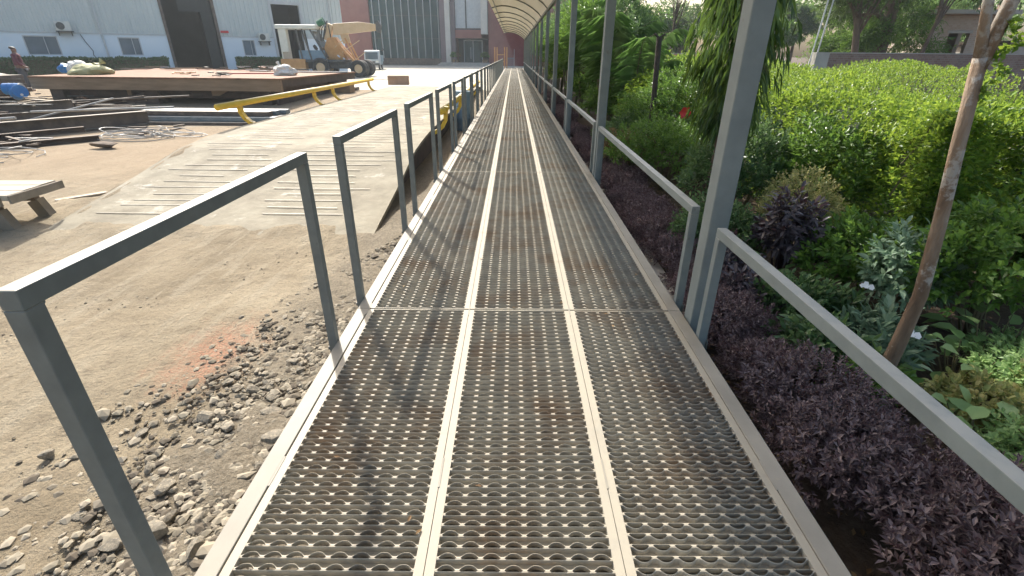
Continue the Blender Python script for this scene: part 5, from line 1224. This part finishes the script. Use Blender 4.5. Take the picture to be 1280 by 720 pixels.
# ------------------------------------------------------------------ trees
def tree(name, label, loc, h, rad, n, L, W, lm, seed, tr=0.2, split=0.45, clumps=16, bark='bark', lean=(0,0), group=None, cz=None, limbs=9, droop=0.2):
    e = empty(name, loc, 0, label, 'tree', group); r = np.random.default_rng(seed)
    zc = cz if cz is not None else h-rad[2]*0.8
    cc = crown(e, (lean[0], lean[1], zc), rad, n, L, W, lm, seed, clumps=clumps, droop=droop)
    top = (lean[0], lean[1], zc+rad[2]*0.2)
    MB().tube([(0,0,-0.2),(lean[0]*0.15,lean[1]*0.15,h*0.12),(lean[0]*0.5,lean[1]*0.5,zc*0.55),top],[tr*1.3,tr,tr*0.8,tr*0.3],10).build('trunk', M[bark], e, smooth_=True)
    for i in range(limbs):
        q = cc[i % len(cc)]; s = np.array([lean[0]*split, lean[1]*split, zc*(split+0.25*r.random())])
        MB().tube([tuple(s), tuple(s*0.45+q*0.55+r.normal(0,.1,3)*np.array([1,1,1.5])), tuple(q)],[tr*0.4,tr*0.22,tr*0.08],6).build('limb', M[bark], e)
    return e
tree('shade_tree','large tree with brown trunk behind the brick wall',(18.7,27.5,-0.4),11,(6.5,5,4.0),5200,0.26,0.1,M['L_tree'],11,tr=0.34,clumps=30,cz=7.0)
tree('shade_tree','dark feathery green tree low behind the brick wall',(19.6,30,-0.4),6.5,(4.2,3.5,2.6),4200,0.24,0.07,M['L_green'],12,tr=0.2,clumps=22,cz=3.2)
tree('shade_tree','slanting bare trunk tree left of the brick tower',(17.9,24,-0.4),8,(2.2,2,1.6),900,0.2,0.08,M['L_tree'],13,tr=0.09,clumps=10,cz=6.6,lean=(1.5,0.5))
tree('shade_tree','overhanging tree whose small leaves fill the top right',(15.6,24,-0.4),8,(4.5,3.4,1.9),3400,0.15,0.06,M['L_tree'],14,tr=0.17,clumps=26,cz=5.4,lean=(-0.8,0.5))
tree('shade_tree','pale green tree behind the brick tower',(30,36,-0.3),7,(4.5,4,3),2200,0.28,0.1,M['L_light'],15,tr=0.2,clumps=16)
tree('thin_tree','thin bare twiggy tree left of the mast tree',(7.0,24,-0.4),7.5,(1.9,1.7,2.3),420,0.12,0.04,M['L_tree'],16,tr=0.05,clumps=18,limbs=18,cz=5.0)
for i, (x, y, h, r_) in enumerate(((12,52,5,3.4),(17,55,5.4,3.8),(22,50,5.6,4.2),(26,56,7,4.5),(31,60,7,5),(37,52,8,5),(9,62,6,4),(44,60,8,5),(20,70,7,6),(32,72,8,6))):
    tree('background_tree','hazy green tree beyond the garden wall, %s of the distant line' % ORD[i].replace('nearest','first'),(x,y,-0.3),h,(r_,r_*0.8,h*0.36),1500,0.42,0.2,M['L_tree'] if i%2 else M['L_green'],120+i,tr=0.2,clumps=14,limbs=5,group='hazy trees beyond the garden wall')
# ------------------------------------------------------------------ far salmon wall, brick wall, tower
e = empty('garden_wall', (11.5,40,-0.35), 0, 'low salmon painted wall closing the far end of the garden', 'wall')
MB().box(-5,4,0,0.2,0,1.93).build('masonry', M['salmon'], e); MB().box(-5.05,4.05,-0.03,0.23,1.932,1.99).build('coping', M['concrete'], e)
for x in (-3.2,-1.4,0.4,2.2): MB().box(x-0.06,x+0.06,-0.04,-0.002,0,1.93).build('pilaster', M['stonecol'], e)
e = empty('brick_wall', (12.4,22,-0.45), 0, 'weathered brick boundary wall with a concrete end pier', 'wall')
MB().box(0.55,22,0,0.23,0,2.06).build('masonry', M['brick'], e); MB().box(0,0.54,-0.04,0.27,0,2.1).build('pier', M['concrete'], e); MB().box(0.56,22,-0.02,0.25,2.062,2.10).build('coping', M['concrete'], e)
e = empty('twin_poles', (12.95,23.5,-0.45), 0, 'pair of thin pale poles rising behind the wall pier', 'poles')
for x in (0,0.22): MB().tube([(x,0,0),(x+0.25,0,4.4)],0.03,6).build('pole', M['alu'], e)
tw = empty('brick_tower', (24.6,30,-0.4), R(-4), 'unfinished brick tower with dark doorway and flat concrete roof slab', 'building')
MB().box(-1.5,-0.65,0,0.23,0,4.0).box(0.45,1.9,0,0.23,0,4.0).box(-0.65,0.45,0,0.23,3.25,4.0).box(-0.65,0.45,0,0.23,0,1.8).box(-1.5,-1.27,0.24,3.6,0,4.0).box(1.67,1.9,0.24,1.5,0,4.0).box(1.67,1.9,2.6,3.6,0,4.0).box(-1.5,1.9,3.61,3.84,0,4.0).build('wall', M['towerbrick'], tw)
MB().box(-2.1,2.3,-0.5,4.3,4.003,4.2).build('roof_slab', M['concrete'], tw); MB().box(-0.75,0.55,-0.02,0.25,3.1,3.24).build('lintel', M['concrete'], tw)
for i,(x,y) in enumerate(((-1.6,-0.2),(0.8,0.1),(1.9,0.3))): MB().box(x-0.2,x+0.2,y-0.15,y+0.2,4.203,4.38+0.05*i).build('rubble_block', M['brick'], tw)
e = empty('outbuilding', (31,30,-0.4), 0, 'low grey rendered outbuilding right of the brick tower', 'building')
MB().box(-3.5,6,0,6,0,2.6).build('wall', M['concrete'], e); MB().box(-3.7,6.2,-0.2,6.2,2.603,2.75).build('roof', M['scrap'], e); MB().box(-0.5,0.5,-0.03,-0.003,0.9,2.0).build('window', M['window'], e)
